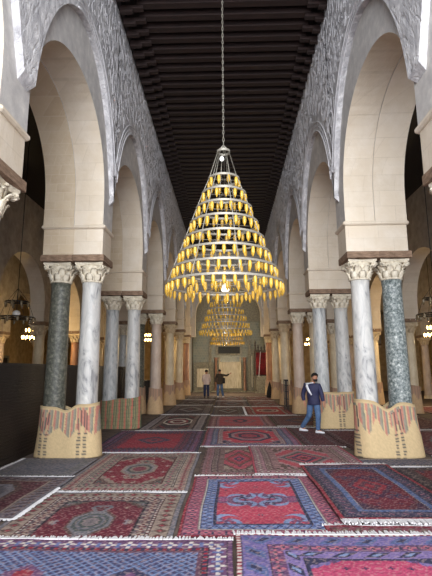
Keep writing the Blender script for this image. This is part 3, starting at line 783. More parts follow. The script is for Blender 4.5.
# ------------------------------------------------------------------ big lamp chandeliers
def ring_pts(r, z, n=72): return [(r*math.cos(2*PI*i/n), r*math.sin(2*PI*i/n), z) for i in range(n)]
PITCH = math.atan(82/450)
def zof(ypx, Y): return 1.7+Y*math.tan(math.atan((288-ypx)/450)+PITCH)
YC1 = 7.2
TIER = []
for hw, yp in zip((16.2, 22.8, 28.6, 34.6, 40.5, 46.5, 53, 59), (173.4, 186.3, 199.4, 213.3, 228.3, 242.8, 257.8, 273)):
    r = hw/450*YC1
    for _ in range(4):
        z = zof(yp, YC1-r); r = (hw-1.2)/450*(YC1*.984+(z-1.7)*.18)
    TIER.append((r, z))
ZTOP = zof(152, YC1)
lamp = MB(); lamp.lathe([(.004, -.175), (.008, -.17), (.011, -.15), (.024, -.132), (.029, -.10), (.029, -.055), (.023, -.03), (.024, -.024)], 10)
lo = lamp.build('glass_lamp', M['amber']); LAMP = lo.data; bpy.data.objects.remove(lo)
def chandelier(loc, label):
    root = empty('chandelier', loc); tag(root, label, 'chandelier', 'tiered lamp chandeliers along the nave')
    spots = []
    for i, (r, z) in enumerate(TIER):
        b = MB(); pr = ring_pts(r, z)
        rings = [[(q*math.cos(a_), q*math.sin(a_), z+h) for (q, h) in ((r-.014, -.017), (r+.014, -.017), (r+.014, .017), (r-.014, .017))] for a_ in [2*PI*j/72 for j in range(73)]]
        b.loft(rings, 0, False, False)
        for s_ in range(3):        # cross spokes
            a_ = PI*s_/3+.2
            b.tube([(r*math.cos(a_), r*math.sin(a_), z), (-r*math.cos(a_), -r*math.sin(a_), z)], .005, 4)
        n = int(round(2*PI*r/.155)); 
        for j in range(n):
            a_ = 2*PI*(j+.5*(i % 2))/n; spots.append((r*math.cos(a_), r*math.sin(a_), z))
            x_, y_ = r*math.cos(a_), r*math.sin(a_)
            b.tube([(x_, y_, z-.01), (x_, y_, z-.03)], .012, 5)
        if i == 7:                  # inner hoop hung with lamps below the lowest ring
            r2 = r*.62
            b.tube(ring_pts(r2, z-.02, 48), .008, 5, closed=True)
            n = int(2*PI*r2/.17)
            for j in range(n):
                a_ = 2*PI*j/n; spots.append((r2*math.cos(a_), r2*math.sin(a_), z-.02))
        b.build('ring', M['iron'], root, fix=True)
    b = MB()
    for s_ in range(8):
        a_ = 2*PI*s_/8+.25; c_, d_ = math.cos(a_), math.sin(a_)
        b.tube([(.10*c_, .10*d_, ZTOP)]+[(r*c_, r*d_, z) for r, z in TIER], .008, 5)
    b.build('stay_rods', M['iron'], root)
    b = MB(); b.loft([[(q*math.cos(a_), q*math.sin(a_), ZTOP+h) for (q, h) in ((.095, -.02), (.115, -.02), (.115, .02), (.095, .02))] for a_ in [2*PI*j/32 for j in range(33)]], 0, False, False)
    for s_ in range(4):
        a_ = 2*PI*s_/4; b.tube([(.105*math.cos(a_), .105*math.sin(a_), ZTOP), (.03*math.cos(a_), .03*math.sin(a_), ZTOP+.09), (0, 0, ZTOP+.13)], .009, 5)
    b.build('collar', M['iron'], root)
    b = MB(); zz = ZTOP+.12; i = 0
    while zz < ZC+.1:
        L_ = .085; ax = (.014, 0) if i % 2 else (0, .014)
        b.tube([(ax[0]*math.cos(t), ax[1]*math.cos(t), zz+L_/2+L_/2*math.sin(t)) for t in [2*PI*q/8 for q in range(8)]], .005, 4, closed=True)
        zz += .068; i += 1
    b.build('chain', M['iron'], root)
    spots.sort(key=lambda p: p[1])
    for p in spots[:100]:
        o = bpy.data.objects.new('glass_lamp', LAMP); COL.objects.link(o); o.parent = root; o.location = p
    b = MB()
    base_v = [tuple(v.co) for v in LAMP.vertices]; base_f = [tuple(p.vertices) for p in LAMP.polygons]
    for p in spots[100:]: b.add([(v[0]+p[0], v[1]+p[1], v[2]+p[2]) for v in base_v], base_f, 0, True)
    o = b.build('glass_lamps_far_side', M['amber'], root, fix=False); o['kind'] = 'stuff'
    zb = TIER[-1][1]
    b = MB(); b.lathe([(.02, -.015), (.058, -.015), (.066, .0), (.054, .045), (.036, .085), (.024, .115), (.012, .13)], 16, (.01, -.05, zb-.09)); o = b.build('light_bulb', M['bulb'], root)
    b = MB(); b.lathe([(.003, -.04), (.03, -.025), (.04, 0), (.03, .03), (.012, .05)], 12, (-.03, 0, ZTOP-.13)); b.build('light_bulb', M['bulb'], root)
    return root
XCH = -.05
chandelier((XCH, YC1, 0), 'huge cone-shaped iron chandelier with amber glass lamps, biggest and closest in the nave')
chandelier((-.09, 16.3, .05), 'middle cone-shaped chandelier of amber lamps, partly hidden behind the huge one')
chandelier((-.05, 25.2, .2), 'farthest and smallest looking cone-shaped chandelier above the prayer niche')

# ------------------------------------------------------------------ wheel chandeliers in the aisles
CANDLE = {}
for lit_ in (False, True):
    q_ = MB(); q_.lathe([(.008, -.13), (.03, -.09), (.034, -.04), (.024, .01), (.02, .02)], 8)
    q_ = q_.build('candle_lamp', M['warm_bulb'] if lit_ else M['clear_lamp']); CANDLE[lit_] = q_.data; bpy.data.objects.remove(q_)
def wheel(loc, label, lit, s=1.0, cable=4.7):
    root = empty('wheel_chandelier', loc); tag(root, label, 'chandelier', 'wheel chandeliers in the side aisles')
    b = MB(); g = []
    for r, z, n in ((.47*s, 0, 12), (.30*s, .42*s, 8)):
        b.tube(ring_pts(r, z, 32), .017, 6, closed=True)
        for q in range(4):
            a_ = PI*q/4; b.tube([(r*math.cos(a_), r*math.sin(a_), z), (-r*math.cos(a_), -r*math.sin(a_), z)], .008, 4)
        for q in range(n):
            a_ = 2*PI*q/n; g.append((r*math.cos(a_), r*math.sin(a_), z-.015))
    b.build('hoops', M['dark_iron'], root); 
    for p_ in g:
        o = bpy.data.objects.new('candle_lamp', CANDLE[lit]); COL.objects.link(o); o.parent = root; o.location = p_
    b = MB()
    for q in range(4):
        a_ = PI*q/2; b.tube([(.47*s*math.cos(a_), .47*s*math.sin(a_), 0), (.3*s*math.cos(a_), .3*s*math.sin(a_), .42*s), (0, 0, .8*s)], .006, 4)
    b.tube([(0, 0, .42*s*.0), (0, 0, cable)], .011, 5)
    b.build('suspension_cable', M['dark_iron'], root)
    if not lit:
        b = MB(); b.lathe([(.02, -.08), (.09, -.04), (.11, .02), (.08, .08), (.02, .11)], 14); b.build('globe', M['globe'], root, loc=(0, 0, .09))
    return root
ZW = 3.1
wheel((-5.65, 11.8, ZW), 'unlit two-hoop wheel chandelier in the aisle behind the wooden screen', False, cable=ZA-ZW)
wheel((5.42, 11.8, ZW), 'unlit two-hoop wheel chandelier in the aisle beyond the speckled granite column', False, cable=ZA-ZW)
lights = []
for (x, y, z, lab) in [(-9.15, 20.7, 3.3, 'lit wheel chandelier glowing through the arch above the wooden screen'), (9.3, 20.7, 3.3, 'lit wheel chandelier glowing at the edge of the photo, man side aisle'),
                  (-5.35, 29.6, 3.75, 'small lit chandelier seen between second and third pairs, screen side'), (5.35, 29.6, 3.4, 'small lit chandelier seen between the pairs, above the walking man')]:
    wheel((x, y, z), lab, True, .8 if abs(x) > 8 else .75, cable=ZA-z)
    lights.append((x, y, z))

# ------------------------------------------------------------------ wooden screen along the aisle
scr = empty('wooden_screen', (-4.16, 0, 0)); tag(scr, 'long dark brown slatted wooden screen behind the column pairs', 'screen')
y = 3.0
while y < 18.0:
    b = MB(); w_ = 2.45
    b.box(-.02, .02, y+.03, y+w_-.03, .1, 1.80)
    z = .12
    while z < 1.74: b.box(.02, .035, y+.06, y+w_-.06, z, z+.035); z += .06
    b.box(-.035, .045, y, y+.07, 0, 1.79); b.box(-.035, .045, y+w_-.07, y+w_, 0, 1.79)
    b.build('slatted_panel', M['screen'], scr); y += w_+.01
b = MB(); b.box(-.06, .06, 3.0, y, 1.79, 1.85); b.build('top_rail', M['screen'], scr)
b = MB(); b.box(-.04, .04, 3.0, y, .0, .1); b.build('bottom_rail', M['screen'], scr)

# ------------------------------------------------------------------ prayer niche
M['tile'] = mat_courses('lustre_tiles', (120, 118, 92), (96, 100, 84), (160, 150, 118), (130, 122, 96), .35, .21, .21, .5)
M['niche'] = mat_noise('veined_ivory_marble', [(.3, (178, 158, 124)), (.7, (226, 214, 186))], 3, .5, .2, stretch=(4, 1, .6))
M['lattice'] = mat_plain('black_wood_lattice', (18, 16, 14), .6)
M['pulpit'] = mat_noise('carved_dark_wood', [(.3, (44, 36, 30)), (.7, (84, 70, 58))], 12, .7, .6, 24)
M['velvet'] = mat_noise('deep_red_velvet', [(.3, (84, 10, 16)), (.7, (128, 20, 28))], 5, .9, .3)
def nx(px): return (px-228.5)/450*(YBACK*.984+.3)
def nz(py): return zof(py, YBACK)
root = empty('prayer_niche', (0, YBACK, 0)); tag(root, 'carved stone prayer niche with dark lattice window at the far end of the nave', 'prayer niche')
b = MB(); b.box(nx(193), nx(266), -.14, 0, nz(362), nz(322)); b.build('tile_panel', M['tile'], root)
b = MB(); a0, a1 = nx(209), nx(251)
b.box(a0, a0+.22, -.3, 0, 0, nz(344)); b.box(a1-.22, a1, -.3, 0, 0, nz(344))
n = 20; rad = (a1-a0)/2; cx = (a0+a1)/2; zc_ = nz(344)
for r0, r1, dy in ((rad-.22, rad, -.3), (rad-.42, rad-.30, -.24)):
    rings = []
    for i in range(n+1):
        th = PI*i/n; rings.append([(cx-r*math.cos(th), yy, zc_+r*1.05*math.sin(th)) for (r, yy) in ((r0, 0), (r0, dy), (r1, dy), (r1, 0))])
    b.loft(rings, 0, False)
b.build('arch_frame', M['stonegrey'], root)
b = MB(); b.box(a0+.22, a1-.22, -.08, 0, nz(357), zc_+.9); b.build('stone_spandrel', M['stonegrey'], root)
b = MB(); b.box(nx(216), nx(242), -.28, -.08, nz(355.2), nz(345.5)); w1 = b.build('window_surround', M['stonegrey'], root)
b = MB(); x0, x1, z0, z1 = nx(218.5), nx(240), nz(353.7), nz(346.8)
b.box(x0, x1, -.29, -.285, z0, z1)
for i in range(15): xx = x0+(x1-x0)*(i+.5)/15; b.box(xx-.012, xx+.012, -.315, -.29, z0, z1)
for i in range(5): zz = z0+(z1-z0)*(i+.5)/5; b.box(x0, x1, -.312, -.29, zz-.01, zz+.01)
b.build('lattice_window', M['lattice'], root)
# half-round hollow with marble lining
b = MB(); hr = (nx(241)-nx(219))/2; hc = (nx(241)+nx(219))/2; zt = nz(357.5); rings = []
for i in range(17):
    th = PI*i/16; xx = hc-hr*math.cos(th); yy = -.25+.24*math.sin(th)
    rings.append([(xx, yy, .25), (xx, yy+.03, .25), (xx, yy+.03, zt), (xx, yy, zt)])
b.loft(rings, 0, False); b.build('niche_lining', M['niche'], root)
for px in (216.2, 244.4):
    b = MB(); x_ = nx(px); b.lathe([(.13, .1), (.15, .14), (.11, .2), (.10, .9), (.095, zt-.35), (.12, zt-.3), (.13, zt-.2), (.17, zt-.02)], 14, (x_, -.3, 0)); b.build('niche_column', M['marble_red'], root)
for (pa, pb, pt) in ((194, 213, 362.5), (247.5, 254.5, 350)):
    b = MB(); b.box(nx(pa), nx(pb), -.16, 0, .1, nz(pt)); f = b.build('side_surround', M['stonegrey'], root)
    b = MB(); b.box(nx(pa)+.28, nx(pb)-.2, -.19, -.155, .35, nz(pt+6)); b.build('marble_panel', M['niche'], f)
b = MB(); b.box(-2.9, 2.9, -1.2, 0, 0, .1); b.build('step', M['stonegrey'], root)

# pulpit with red curtain
yp = 34.2
def mx(px): return (px-228.5)/450*(yp*.984+.2)
pul = empty('pulpit', (0, yp, 0)); tag(pul, 'dark carved wooden pulpit with spiky top and grey wooden base beside the niche', 'pulpit')
b = MB(); b.box(mx(255), mx(268), 0, 1.6, 0, zof(376, yp))
for i in range(5): xx = mx(255)+.05+i*.2; b.box(xx, xx+.12, -.03, 0, .25, zof(379, yp))
b.box(mx(255)-.03, mx(268)+.03, -.04, 0, .0, .14)
b.build('base', M['stonegrey'], pul)
b = MB()
for px in (255, 267.2): b.box(mx(px), mx(px)+.09, -.02, .09, 0, zof(349, yp))
b.box(mx(255), mx(268), .3, 1.6, zof(376, yp), zof(352, yp)); b.box(mx(254.6), mx(268.6), -.04, .3, zof(352.5, yp), zof(350.5, yp))
b.build('frame', M['pulpit'], pul)
b = MB()
for i, px in enumerate((255.4, 258.2, 261.4, 264.6, 267.6)):
    h = (.75, .45, .3, .5, .72)[i]; zb = zof(350.5, yp)
    b.lathe([(.055, 0), (.045, h*.35), (.075, h*.5), (.04, h*.6), (.055, h*.72), (.004, h)], 8, (mx(px), .03, zb))
b.build('finials', M['pulpit'], pul)
rings = []
for i in range(41):
    xx = mx(255.8)+(mx(268)-mx(255.8))*i/40; yy = -.09+.03*math.sin(i*1.3)
    rings.append([(xx, yy, zof(374.8, yp)), (xx, yy+.02, zof(374.8, yp)), (xx*.97+.03*mx(262), yy+.02, zof(352.8, yp)), (xx*.97+.03*mx(262), yy, zof(352.8, yp))])
b = MB(); b.loft(rings, 0, True); b.build('red_curtain', M['velvet'], pul)
b = MB(); b.tube([(mx(258.3), -.22, zof(376.5, yp)), (mx(260.4), -.17, zof(352, yp))], .022, 6)
o = b.build('pole', M['fringe'], None, loc=(0, yp, 0)); tag(o, 'thin pale pole leaning across the red curtain of the pulpit', 'pole')

# small things by the far columns
st = empty('folding_bookstand', (2.42, 19.55, .032)); tag(st, 'narrow dark wooden rack beside the third column pair, left of the walking man', 'rack')
b = MB()
for xx in (-.07, .05):
    b.box(xx, xx+.03, -.25, -.2, 0, 1.25); b.box(xx, xx+.03, .2, .25, 0, 1.25)
b.box(-.07, .08, -.25, .25, 1.2, 1.26); b.build('frame', M['screen'], st)
b = MB()
for z in (.15, .45, .75, 1.0): b.box(-.06, .07, -.22, .22, z, z+.03)
b.box(-.005, .01, -.2, .2, .15, 1.2)
b.build('shelf', M['screen'], st)
b = MB(); rings = []
for z, r in ((0, .26), (.1, .28), (.35, .24), (.6, .17), (.82, .08), (.95, .02)):
    rings.append([(r*.7*math.cos(a_)+.03*z, r*math.sin(a_), z) for a_ in [2*PI*j/14 for j in range(14)]])
b.loft(rings); o = b.build('draped_bundle', mat_plain('black_cloth', (22, 20, 22), .9), loc=(2.5, 28.4, .032)); tag(o, 'black draped cloth bundle at the foot of the reddish pillar near the pulpit', 'bundle')
cab = empty('low_cabinet', (-4.9, 23.5, 0)); tag(cab, 'low dark wooden cabinet in the aisle beyond the screen end', 'cabinet')
b = MB(); b.box(-1.0, 1.0, -.25, .25, .06, 1.15); b.box(-1.04, 1.04, -.28, .28, 1.15, 1.2); b.build('body', M['screen'], cab)
for i in range(4):
    b = MB(); b.rbox(-.97+i*.49, -.52+i*.49, -.275, -.25, .12, 1.1, .01); d_ = b.build('door', M['screen'], cab)
    b = MB(); b.lathe([(.008, 0), (.014, .02), (.004, .03)], 8); k_ = b.build('knob', M['dark_iron'], d_, loc=(-.56+i*.49, -.275, .6)); k_.rotation_euler.x = PI/2
# dark doorways in the outer walls
for i, (sg, y) in enumerate(((1, 33.2), (-1, 30.5), (1, 22.0), (-1, 20.5))):
    b = MB(); xw = sg*15.38; a0, a1 = sorted((xw, xw-sg*.05)); b.box(a0, a1, y-.7, y+.7, 0, 2.6)
    dd = tag(b.build(f'door_{i+1}', M['screen']), kind='structure')
    b = MB(); a0, a1 = sorted((xw, xw-sg*.1)); b.box(a0, a1, y-.85, y-.7, 0, 2.75); b.box(a0, a1, y+.7, y+.85, 0, 2.75); b.box(a0, a1, y-.7, y+.7, 2.6, 2.75); b.build('door_frame', M['stonegrey'], dd)

# ------------------------------------------------------------------ people
def skin_mesh(name, nodes, edges, mat, parent, root=0, sub=2, post=None, sx=None):
    me = bpy.data.meshes.new(name); me.from_pydata([n[:3] for n in nodes], edges, [])
    o = bpy.data.objects.new(name, me); COL.objects.link(o)
    md = o.modifiers.new('skin', 'SKIN'); md.use_smooth_shade = True
    for i, n in enumerate(nodes):
        sv = me.skin_vertices[0].data[i]; sv.radius = (n[3], n[4] if len(n) > 4 else n[3]); sv.use_root = (i == root)
    ss = o.modifiers.new('sub', 'SUBSURF'); ss.levels = sub; ss.render_levels = sub
    dg = bpy.context.evaluated_depsgraph_get(); dg.update()
    nm = bpy.data.meshes.new_from_object(o.evaluated_get(dg)); nm.name = name
    bpy.data.objects.remove(o)
    nm.materials.clear(); nm.materials.append(mat)
    for p in nm.polygons: p.use_smooth = True
    q = bpy.data.objects.new(name, nm); COL.objects.link(q); q.parent = parent
    return q
def blob(name, c, r, mat, parent, cut=None, n=16, m=12, rot=0):
    b = MB(); rings = []
    for i in range(m+1):
        ph = -PI/2+PI*i/m
        if cut and ph < cut: continue
        rings.append([(c[0]+r[0]*math.cos(ph)*math.cos(2*PI*j/n), c[1]+r[1]*math.cos(ph)*math.sin(2*PI*j/n), c[2]+r[2]*math.sin(ph)) for j in range(n)])
    b.loft(rings); return b.build(name, mat, parent)
def person(loc, J, mats, label, face, hands=True, sub=2):
    """J holds joint positions; face is the horizontal direction the head looks in"""
    root = empty('person', loc); tag(root, label, 'person')
    V = Vector
    g = {k: V(v) for k, v in J.items()}
    fd = V((face[0], face[1], 0)).normalized(); sd = V((fd.y, -fd.x, 0))
    # body: one continuous skin surface
    nodes = []; edges = []; ix = {}
    def nd(name, p, r, r2=None): ix[name] = len(nodes); nodes.append((*p, r, r2 or r)); return ix[name]
    def ed(a, b): edges.append((ix[a], ix[b]))
    nd('pelvis', g['pelvis'], .125, .10); nd('waist', g['pelvis'].lerp(g['chest'], .5), .115, .09); nd('chest', g['chest'], .14, .10); nd('neckb', g['neck'], .055); nd('neckt', g['neck'].lerp(g['head'], .45), .05)
    nd('skull', g['head'], .082, .09); nd('crown', g['head']+V((0, 0, .07)), .068, .075)
    for a, b in (('pelvis', 'waist'), ('waist', 'chest'), ('chest', 'neckb'), ('neckb', 'neckt'), ('neckt', 'skull'), ('skull', 'crown')): ed(a, b)
    for s in 'LR':
        nd('sh'+s, g['sh'+s], .052); nd('el'+s, g['el'+s], .038); nd('wr'+s, g['wr'+s], .026)
        ed('chest', 'sh'+s); ed('sh'+s, 'el'+s); ed('el'+s, 'wr'+s)
        dr = (g['wr'+s]-g['el'+s]).normalized(); fdr = (dr+V((0, 0, -.6)) if 'pt'+s not in J else dr).normalized()
        lat = dr.cross(fd); lat = lat.normalized() if lat.length > .1 else sd
        palm = g['wr'+s]+dr*.05; nd('pa'+s, palm, .026, .018); ed('wr'+s, 'pa'+s)
        for q in range(4):
            base = palm+lat*(q-1.5)*.018+dr*.03; ln = (.062, .072, .068, .052)[q]
            nd(f'f{q}{s}', base, .0085); nd(f'g{q}{s}', base+dr*ln*.5+fd*.008, .008); nd(f'h{q}{s}', base+dr*ln*.85+fd*.022, .007)
            edges.append((ix['pa'+s], ix[f'f{q}{s}'])); ed(f'f{q}{s}', f'g{q}{s}'); ed(f'g{q}{s}', f'h{q}{s}')
        nd('t0'+s, g['wr'+s]+dr*.03-lat*.03+fd*.01, .010); nd('t1'+s, g['wr'+s]+dr*.065-lat*.045+fd*.02, .009); ed('wr'+s, 't0'+s); ed('t0'+s, 't1'+s)
        nd('hip'+s, g['hip'+s], .085); nd('kn'+s, g['kn'+s], .058); nd('an'+s, g['an'+s], .04)
        ed('pelvis', 'hip'+s); ed('hip'+s, 'kn'+s); ed('kn'+s, 'an'+s)
        nd('toe'+s, g['toe'+s], .035, .026); ed('an'+s, 'toe'+s)
    body = skin_mesh('body', nodes, edges, M['skin'], root, 0, sub)
    # face
    b = MB(); hd = g['head']
    b.loft([[hd+fd*f_+sd*s_*w_+V((0, 0, z_)) for s_, f_ in ((-1, .078), (0, .078+o_), (1, .078), (0, .07))] for z_, w_, o_ in ((.025, .006, .008), (0, .012, .02), (-.022, .018, .032), (-.032, .014, .012))], 0, True)
    b.build('nose', M['skin'], root)
    for s_ in (-1, 1):
        blob('ear', hd+sd*s_*.084+V((0, 0, -.005)), (.014, .02, .03), M['skin'], root, n=8, m=6)
        blob('eye', hd+fd*.078+sd*s_*.032+V((0, 0, .012)), (.012, .012, .007), M['hair'], root, n=8, m=6)
    b = MB(); b.tube([hd+fd*.080-sd*.022+V((0, 0, -.052)), hd+fd*.086+V((0, 0, -.05)), hd+fd*.080+sd*.022+V((0, 0, -.052))], .006, 6); b.build('mouth', mats.get('mouth', M['velvet']), root)
    # hair
    hb = MB(); n = 20; rings = []
    for i in range(10):
        ph = -.35+(PI/2+.35)*i/9
        rings.append([])
        for j in range(n):
            a_ = 2*PI*j/n; d = fd*math.cos(a_)+sd*math.sin(a_)
            zl = math.sin(ph) if math.cos(a_) < .3 else math.sin(max(ph, .62*(math.cos(a_)-.3)/.7+.0))
            rr = math.cos(ph) if i > 0 else .93
            rings[-1].append(hd+V((0, 0, .035))+d*(.103*rr)-fd*.008+V((0, 0, .105*zl)))
    hb.loft(rings); hb.build('hair', M['hair'], root)
    if mats.get('beard'):
        bb = MB(); rings = []
        for i in range(7):
            z_ = -.052-.068*i/6; rings.append([hd+fd*(.058+.026*math.sin(PI*i/6)*math.cos(a_))*math.cos(a_)+sd*.082*(1-.35*i/6)*math.sin(a_)+V((0, 0, z_)) for a_ in [-1.7+3.4*j/12 for j in range(13)]]+[hd+fd*.0+V((0, 0, z_))])
        bb.loft(rings); bb.build('beard', M['hair'], root)
    # trousers
    tn = [(*g['pelvis'], .15, .12), (*(g['pelvis']+V((0, 0, .12))), .14, .11)]; te = [(0, 1)]
    for s in 'LR':
        k0 = len(tn); tn += [(*g['hip'+s], .108), (*g['kn'+s], .085), (*(g['kn'+s].lerp(g['an'+s], .55)), .074), (*(g['an'+s]+V((0, 0, .0))), .068)]
        te += [(0, k0), (k0, k0+1), (k0+1, k0+2), (k0+2, k0+3)]
    skin_mesh('trousers', tn, te, mats['legs'], root, 0, sub)
    # jacket
    ch = g['chest']; pe = g['pelvis']
    jn = [(*(pe+V((0, 0, -.05))), .16, .12), (*pe, .18, .145), (*pe.lerp(ch, .5), .18, .14), (*ch, .19, .14), (*(g['neck']+V((0, 0, -.03))), .09)]; je = [(0, 1), (1, 2), (2, 3), (3, 4)]
    for s in 'LR':
        k0 = len(jn); jn += [(*g['sh'+s], .082), (*g['el'+s], .066), (*(g['wr'+s].lerp(g['el'+s], .12)), .052)]
        je += [(3, k0), (k0, k0+1), (k0+1, k0+2)]
    skin_mesh('jacket', jn, je, mats['top'], root, 0, sub)
    b = MB(); rings = []
    ax = (g['shR']-g['shL']); ax.z = 0; ax.normalize(); ay = V((-ax.y, ax.x, 0))
    for u, rx, ry in ((.75, .15, .10), (.5, .178, .125), (.2, .178, .135), (-.02, .185, .142), (-.16, .188, .145), (-.27, .186, .143), (-.29, .17, .13)):
        c = pe.lerp(ch, u) if u > 0 else pe+V((0, 0, u*.42))
        rings.append([c+ax*rx*math.cos(a_)+ay*ry*math.sin(a_) for a_ in [2*PI*j/20 for j in range(20)]])
    b.loft(rings); b.build('jacket_hem', mats['top'], root)
    if mats.get('stripe'):
        for s in mats['stripe']:
            b = MB(); a_, e_ = g['sh'+s], g['el'+s]; pts = []
            off = (sd if s == 'R' else -sd)*.0+V((0, -1, 0))*.072
            pts = [g['neck']+V((0, -.06, -.01)), a_+off+V((0, 0, .05)), a_.lerp(ch, .1)+off*1.15, a_.lerp(pe, .35)+V((0, -.125, 0)), a_.lerp(pe, .62)+V((-.0, -.15, 0))]
            b.tube(pts, [.02, .036, .05, .046, .02], 8); b.build('white_stripe', mats['stripe_mat'], root)
    # shoes
    for s in 'LR':
        a_ = g['an'+s]; t_ = g['toe'+s]; d = (t_-a_); d.z = 0; d = d.normalized(); sdn = V((d.y, -d.x, 0)); b = MB(); rings = []
        zb = J.get('gz'+s, 0)
        for (u, w_, h_) in ((-.075, .02, .05), (-.055, .036, .085), (0, .042, .095), (.07, .044, .07), (.13, .048, .052), (.17, .036, .04), (.19, .012, .025)):
            c = a_+d*u; rings.append([(c.x+sdn.x*w_*q, c.y+sdn.y*w_*q, zb+.005+h_*hh) for q, hh in ((-1, 0), (-1, .45), (-.6, .95), (0, 1), (.6, .95), (1, .45), (1, 0))])
        b.loft(rings); b.build('shoe', mats['shoe'], root)
    return root
denim = mat_noise('blue_denim', [(.3, (58, 84, 122)), (.7, (92, 120, 158))], 9, .9, .3)
dkdenim = mat_noise('dark_blue_denim', [(.3, (26, 36, 68)), (.7, (40, 54, 92))], 9, .9, .3)
navyj = mat_noise('navy_track_jacket', [(.3, (30, 32, 62)), (.7, (46, 48, 84))], 7, .7, .3)
white = mat_plain('white_cloth', (222, 224, 230), .8)
pinkish = mat_noise('pale_pink_cloth', [(.3, (196, 176, 172)), (.7, (216, 200, 196))], 6, .9, .2)
brownj = mat_noise('dark_brown_cloth', [(.3, (52, 44, 38)), (.7, (76, 66, 56))], 8, .9, .3)
pm = person((2.33, 12.75, .016), dict(pelvis=(0, 0, .92), chest=(-.03, -.03, 1.27), neck=(-.01, -.05, 1.45), head=(.04, -.08, 1.60),
    shL=(-.21, .04, 1.36), elL=(-.29, .13, 1.10), wrL=(-.27, .02, .88), shR=(.14, -.13, 1.36), elR=(.20, -.17, 1.09), wrR=(.22, -.24, .87),
    hipL=(-.09, .05, .86), knL=(-.13, .12, .47), anL=(-.31, .42, .10), toeL=(-.2, .36, .04), hipR=(.07, -.03, .86), knR=(.08, -.12, .47), anR=(.07, -.06, .07), toeR=(.20, -.13, .03)),
    dict(legs=denim, top=navyj, shoe=white, beard=True, stripe='L', stripe_mat=white), 'bearded person walking in navy jacket with white stripe, blue jeans and white shoes', (.55, -.8)); pm.scale = (.96, .96, .92)
person((-1.38, 28.5, .016), dict(pelvis=(0, 0, .92), chest=(0, 0, 1.27), neck=(0, 0, 1.44), head=(0, .01, 1.58),
    shL=(-.18, 0, 1.37), elL=(-.22, -.02, 1.10), wrL=(-.17, .1, .95), shR=(.18, 0, 1.37), elR=(.22, -.02, 1.10), wrR=(.19, .1, .93),
    hipL=(-.09, 0, .86), knL=(-.1, .0, .47), anL=(-.11, -.02, .08), toeL=(-.12, .12, .03), hipR=(.09, 0, .86), knR=(.1, .0, .47), anR=(.11, -.02, .08), toeR=(.13, .12, .03)),
    dict(legs=dkdenim, top=pinkish, shoe=mat_plain('dark_shoe', (30, 28, 34), .7)), 'person in pale pinkish white top and dark blue trousers, back turned, near the niche', (0, 1))
pb = person((-.55, 28.9, .016), dict(pelvis=(0, 0, .92), chest=(.02, 0, 1.27), neck=(.0, 0, 1.45), head=(-.02, .03, 1.60),
    shL=(-.19, 0, 1.38), elL=(-.26, 0, 1.10), wrL=(-.24, .1, .9), shR=(.2, .03, 1.38), elR=(.42, .16, 1.33), wrR=(.62, .25, 1.45), ptR=(0, 0, 0),
    hipL=(-.1, 0, .86), knL=(-.12, .0, .47), anL=(-.13, -.02, .08), toeL=(-.15, .12, .03), hipR=(.09, 0, .86), knR=(.13, .0, .47), anR=(.2, -.02, .08), toeR=(.25, .12, .03)),
    dict(legs=denim, top=brownj, shoe=white), 'person in dark brown jacket and blue jeans raising one arm towards the niche', (.2, 1))
b = MB(); b.rbox(.17, .33, -.12, .12, .85, 1.2, .03); b.tube([(.25, -.05, 1.18), (.1, -.13, 1.38), (-.1, -.1, 1.46), (-.12, .05, 1.42)], .015, 6)
o = b.build('shoulder_bag', M['hair'], None, loc=(-.55, 28.9, .016)); tag(o, 'black shoulder bag worn by the person in dark brown jacket', 'bag')

# ------------------------------------------------------------------ light
def area(name, loc, rot, sx, sy, p, c=(1, 1, 1)):
    l = bpy.data.lights.new(name, 'AREA'); l.shape = 'RECTANGLE'; l.size = sx; l.size_y = sy; l.energy = p; l.color = c
    o = bpy.data.objects.new(name, l); COL.objects.link(o); o.location = loc; o.rotation_euler = rot; return o
wd = bpy.data.worlds.new('sky'); S.world = wd; wd.use_nodes = True
bg = wd.node_tree.nodes['Background']; bg.inputs[0].default_value = (.72, .82, 1.0, 1); bg.inputs[1].default_value = 1.3
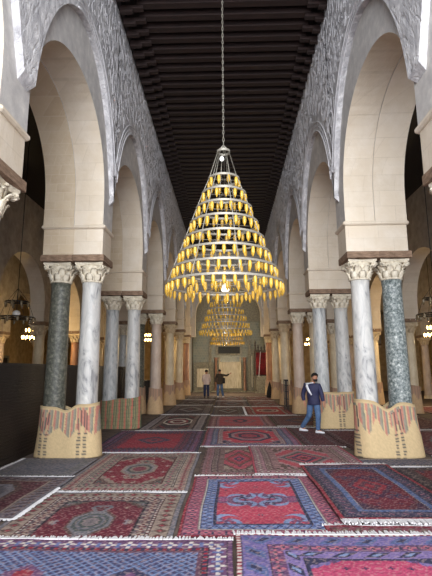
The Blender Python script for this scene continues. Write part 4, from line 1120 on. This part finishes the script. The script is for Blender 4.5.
# daylight through the open courtyard doors behind the camera, and an added high fill
area('courtyard_daylight', (0, -3.0, 3.6), (math.radians(90), 0, 0), 5.0, 6.4, 760, (.95, .97, 1.0))
area('nave_wall_fill_high', (0, -2.6, 8.4), (math.radians(86), 0, 0), 5.0, 3.2, 420, (.96, .98, 1.0))  # extra high lamp added to brighten the carved nave walls
area('courtyard_daylight_right', (7.5, -3.0, 3.2), (math.radians(90), 0, 0), 5.0, 5, 260, (.93, .96, 1.0))
# dome windows above the bay in front of the niche
area('dome_windows', (0, 34.6, ZC+.9), (0, 0, 0), 4, 3, 60, (1, .93, .8))
sun = bpy.data.lights.new('sky_patch', 'SUN'); sun.energy = 2.15; sun.angle = math.radians(50); sun.color = (1, .985, .96)
so = bpy.data.objects.new('sky_patch', sun); COL.objects.link(so); so.rotation_euler = (math.radians(90-11), 0, 0)
for (x, y, z) in lights:
    l = bpy.data.lights.new('chandelier_glow', 'POINT'); l.energy = 230 if abs(x) > 8 else 120; l.color = (1, .72, .36); l.shadow_soft_size = .25
    o = bpy.data.objects.new('chandelier_glow', l); COL.objects.link(o); o.location = (x, y, z-.35)
for (y, p) in ((YC1, 12), (16.3, 22), (25.2, 50), (32.4, 240)):  # last one has no chandelier: lamp added to brighten the niche
    l = bpy.data.lights.new('lamp_glow_and_niche_fill', 'POINT'); l.energy = p; l.color = (1, .82, .55); l.shadow_soft_size = .3
    o = bpy.data.objects.new('lamp_glow_and_niche_fill', l); COL.objects.link(o); o.location = (XCH, y, 2.75 if y < 30 else 2.3)

# ------------------------------------------------------------------ camera
F = 450.0
Yc = Vector((12.5, -82, -F)).normalized()
Z = Vector((-12, 2470, -F)); Z = (Z-Yc*Z.dot(Yc)).normalized(); X = Yc.cross(Z)
cd = bpy.data.cameras.new('camera'); cam = bpy.data.objects.new('camera', cd); COL.objects.link(cam)
cam.matrix_world = Matrix((X, Yc, Z)).to_4x4(); cam.location = (0, 0, 1.7)
cd.sensor_fit = 'HORIZONTAL'; cd.sensor_width = 36; cd.lens = F*36/432; cd.clip_end = 200
S.camera = cam
S.view_settings.view_transform = 'Standard'; S.view_settings.look = 'None'; S.view_settings.gamma = 1; S.view_settings.exposure = .25
S.view_settings.use_curve_mapping = False
S.cycles.use_denoising = True; S.cycles.max_bounces = 8; S.cycles.diffuse_bounces = 5
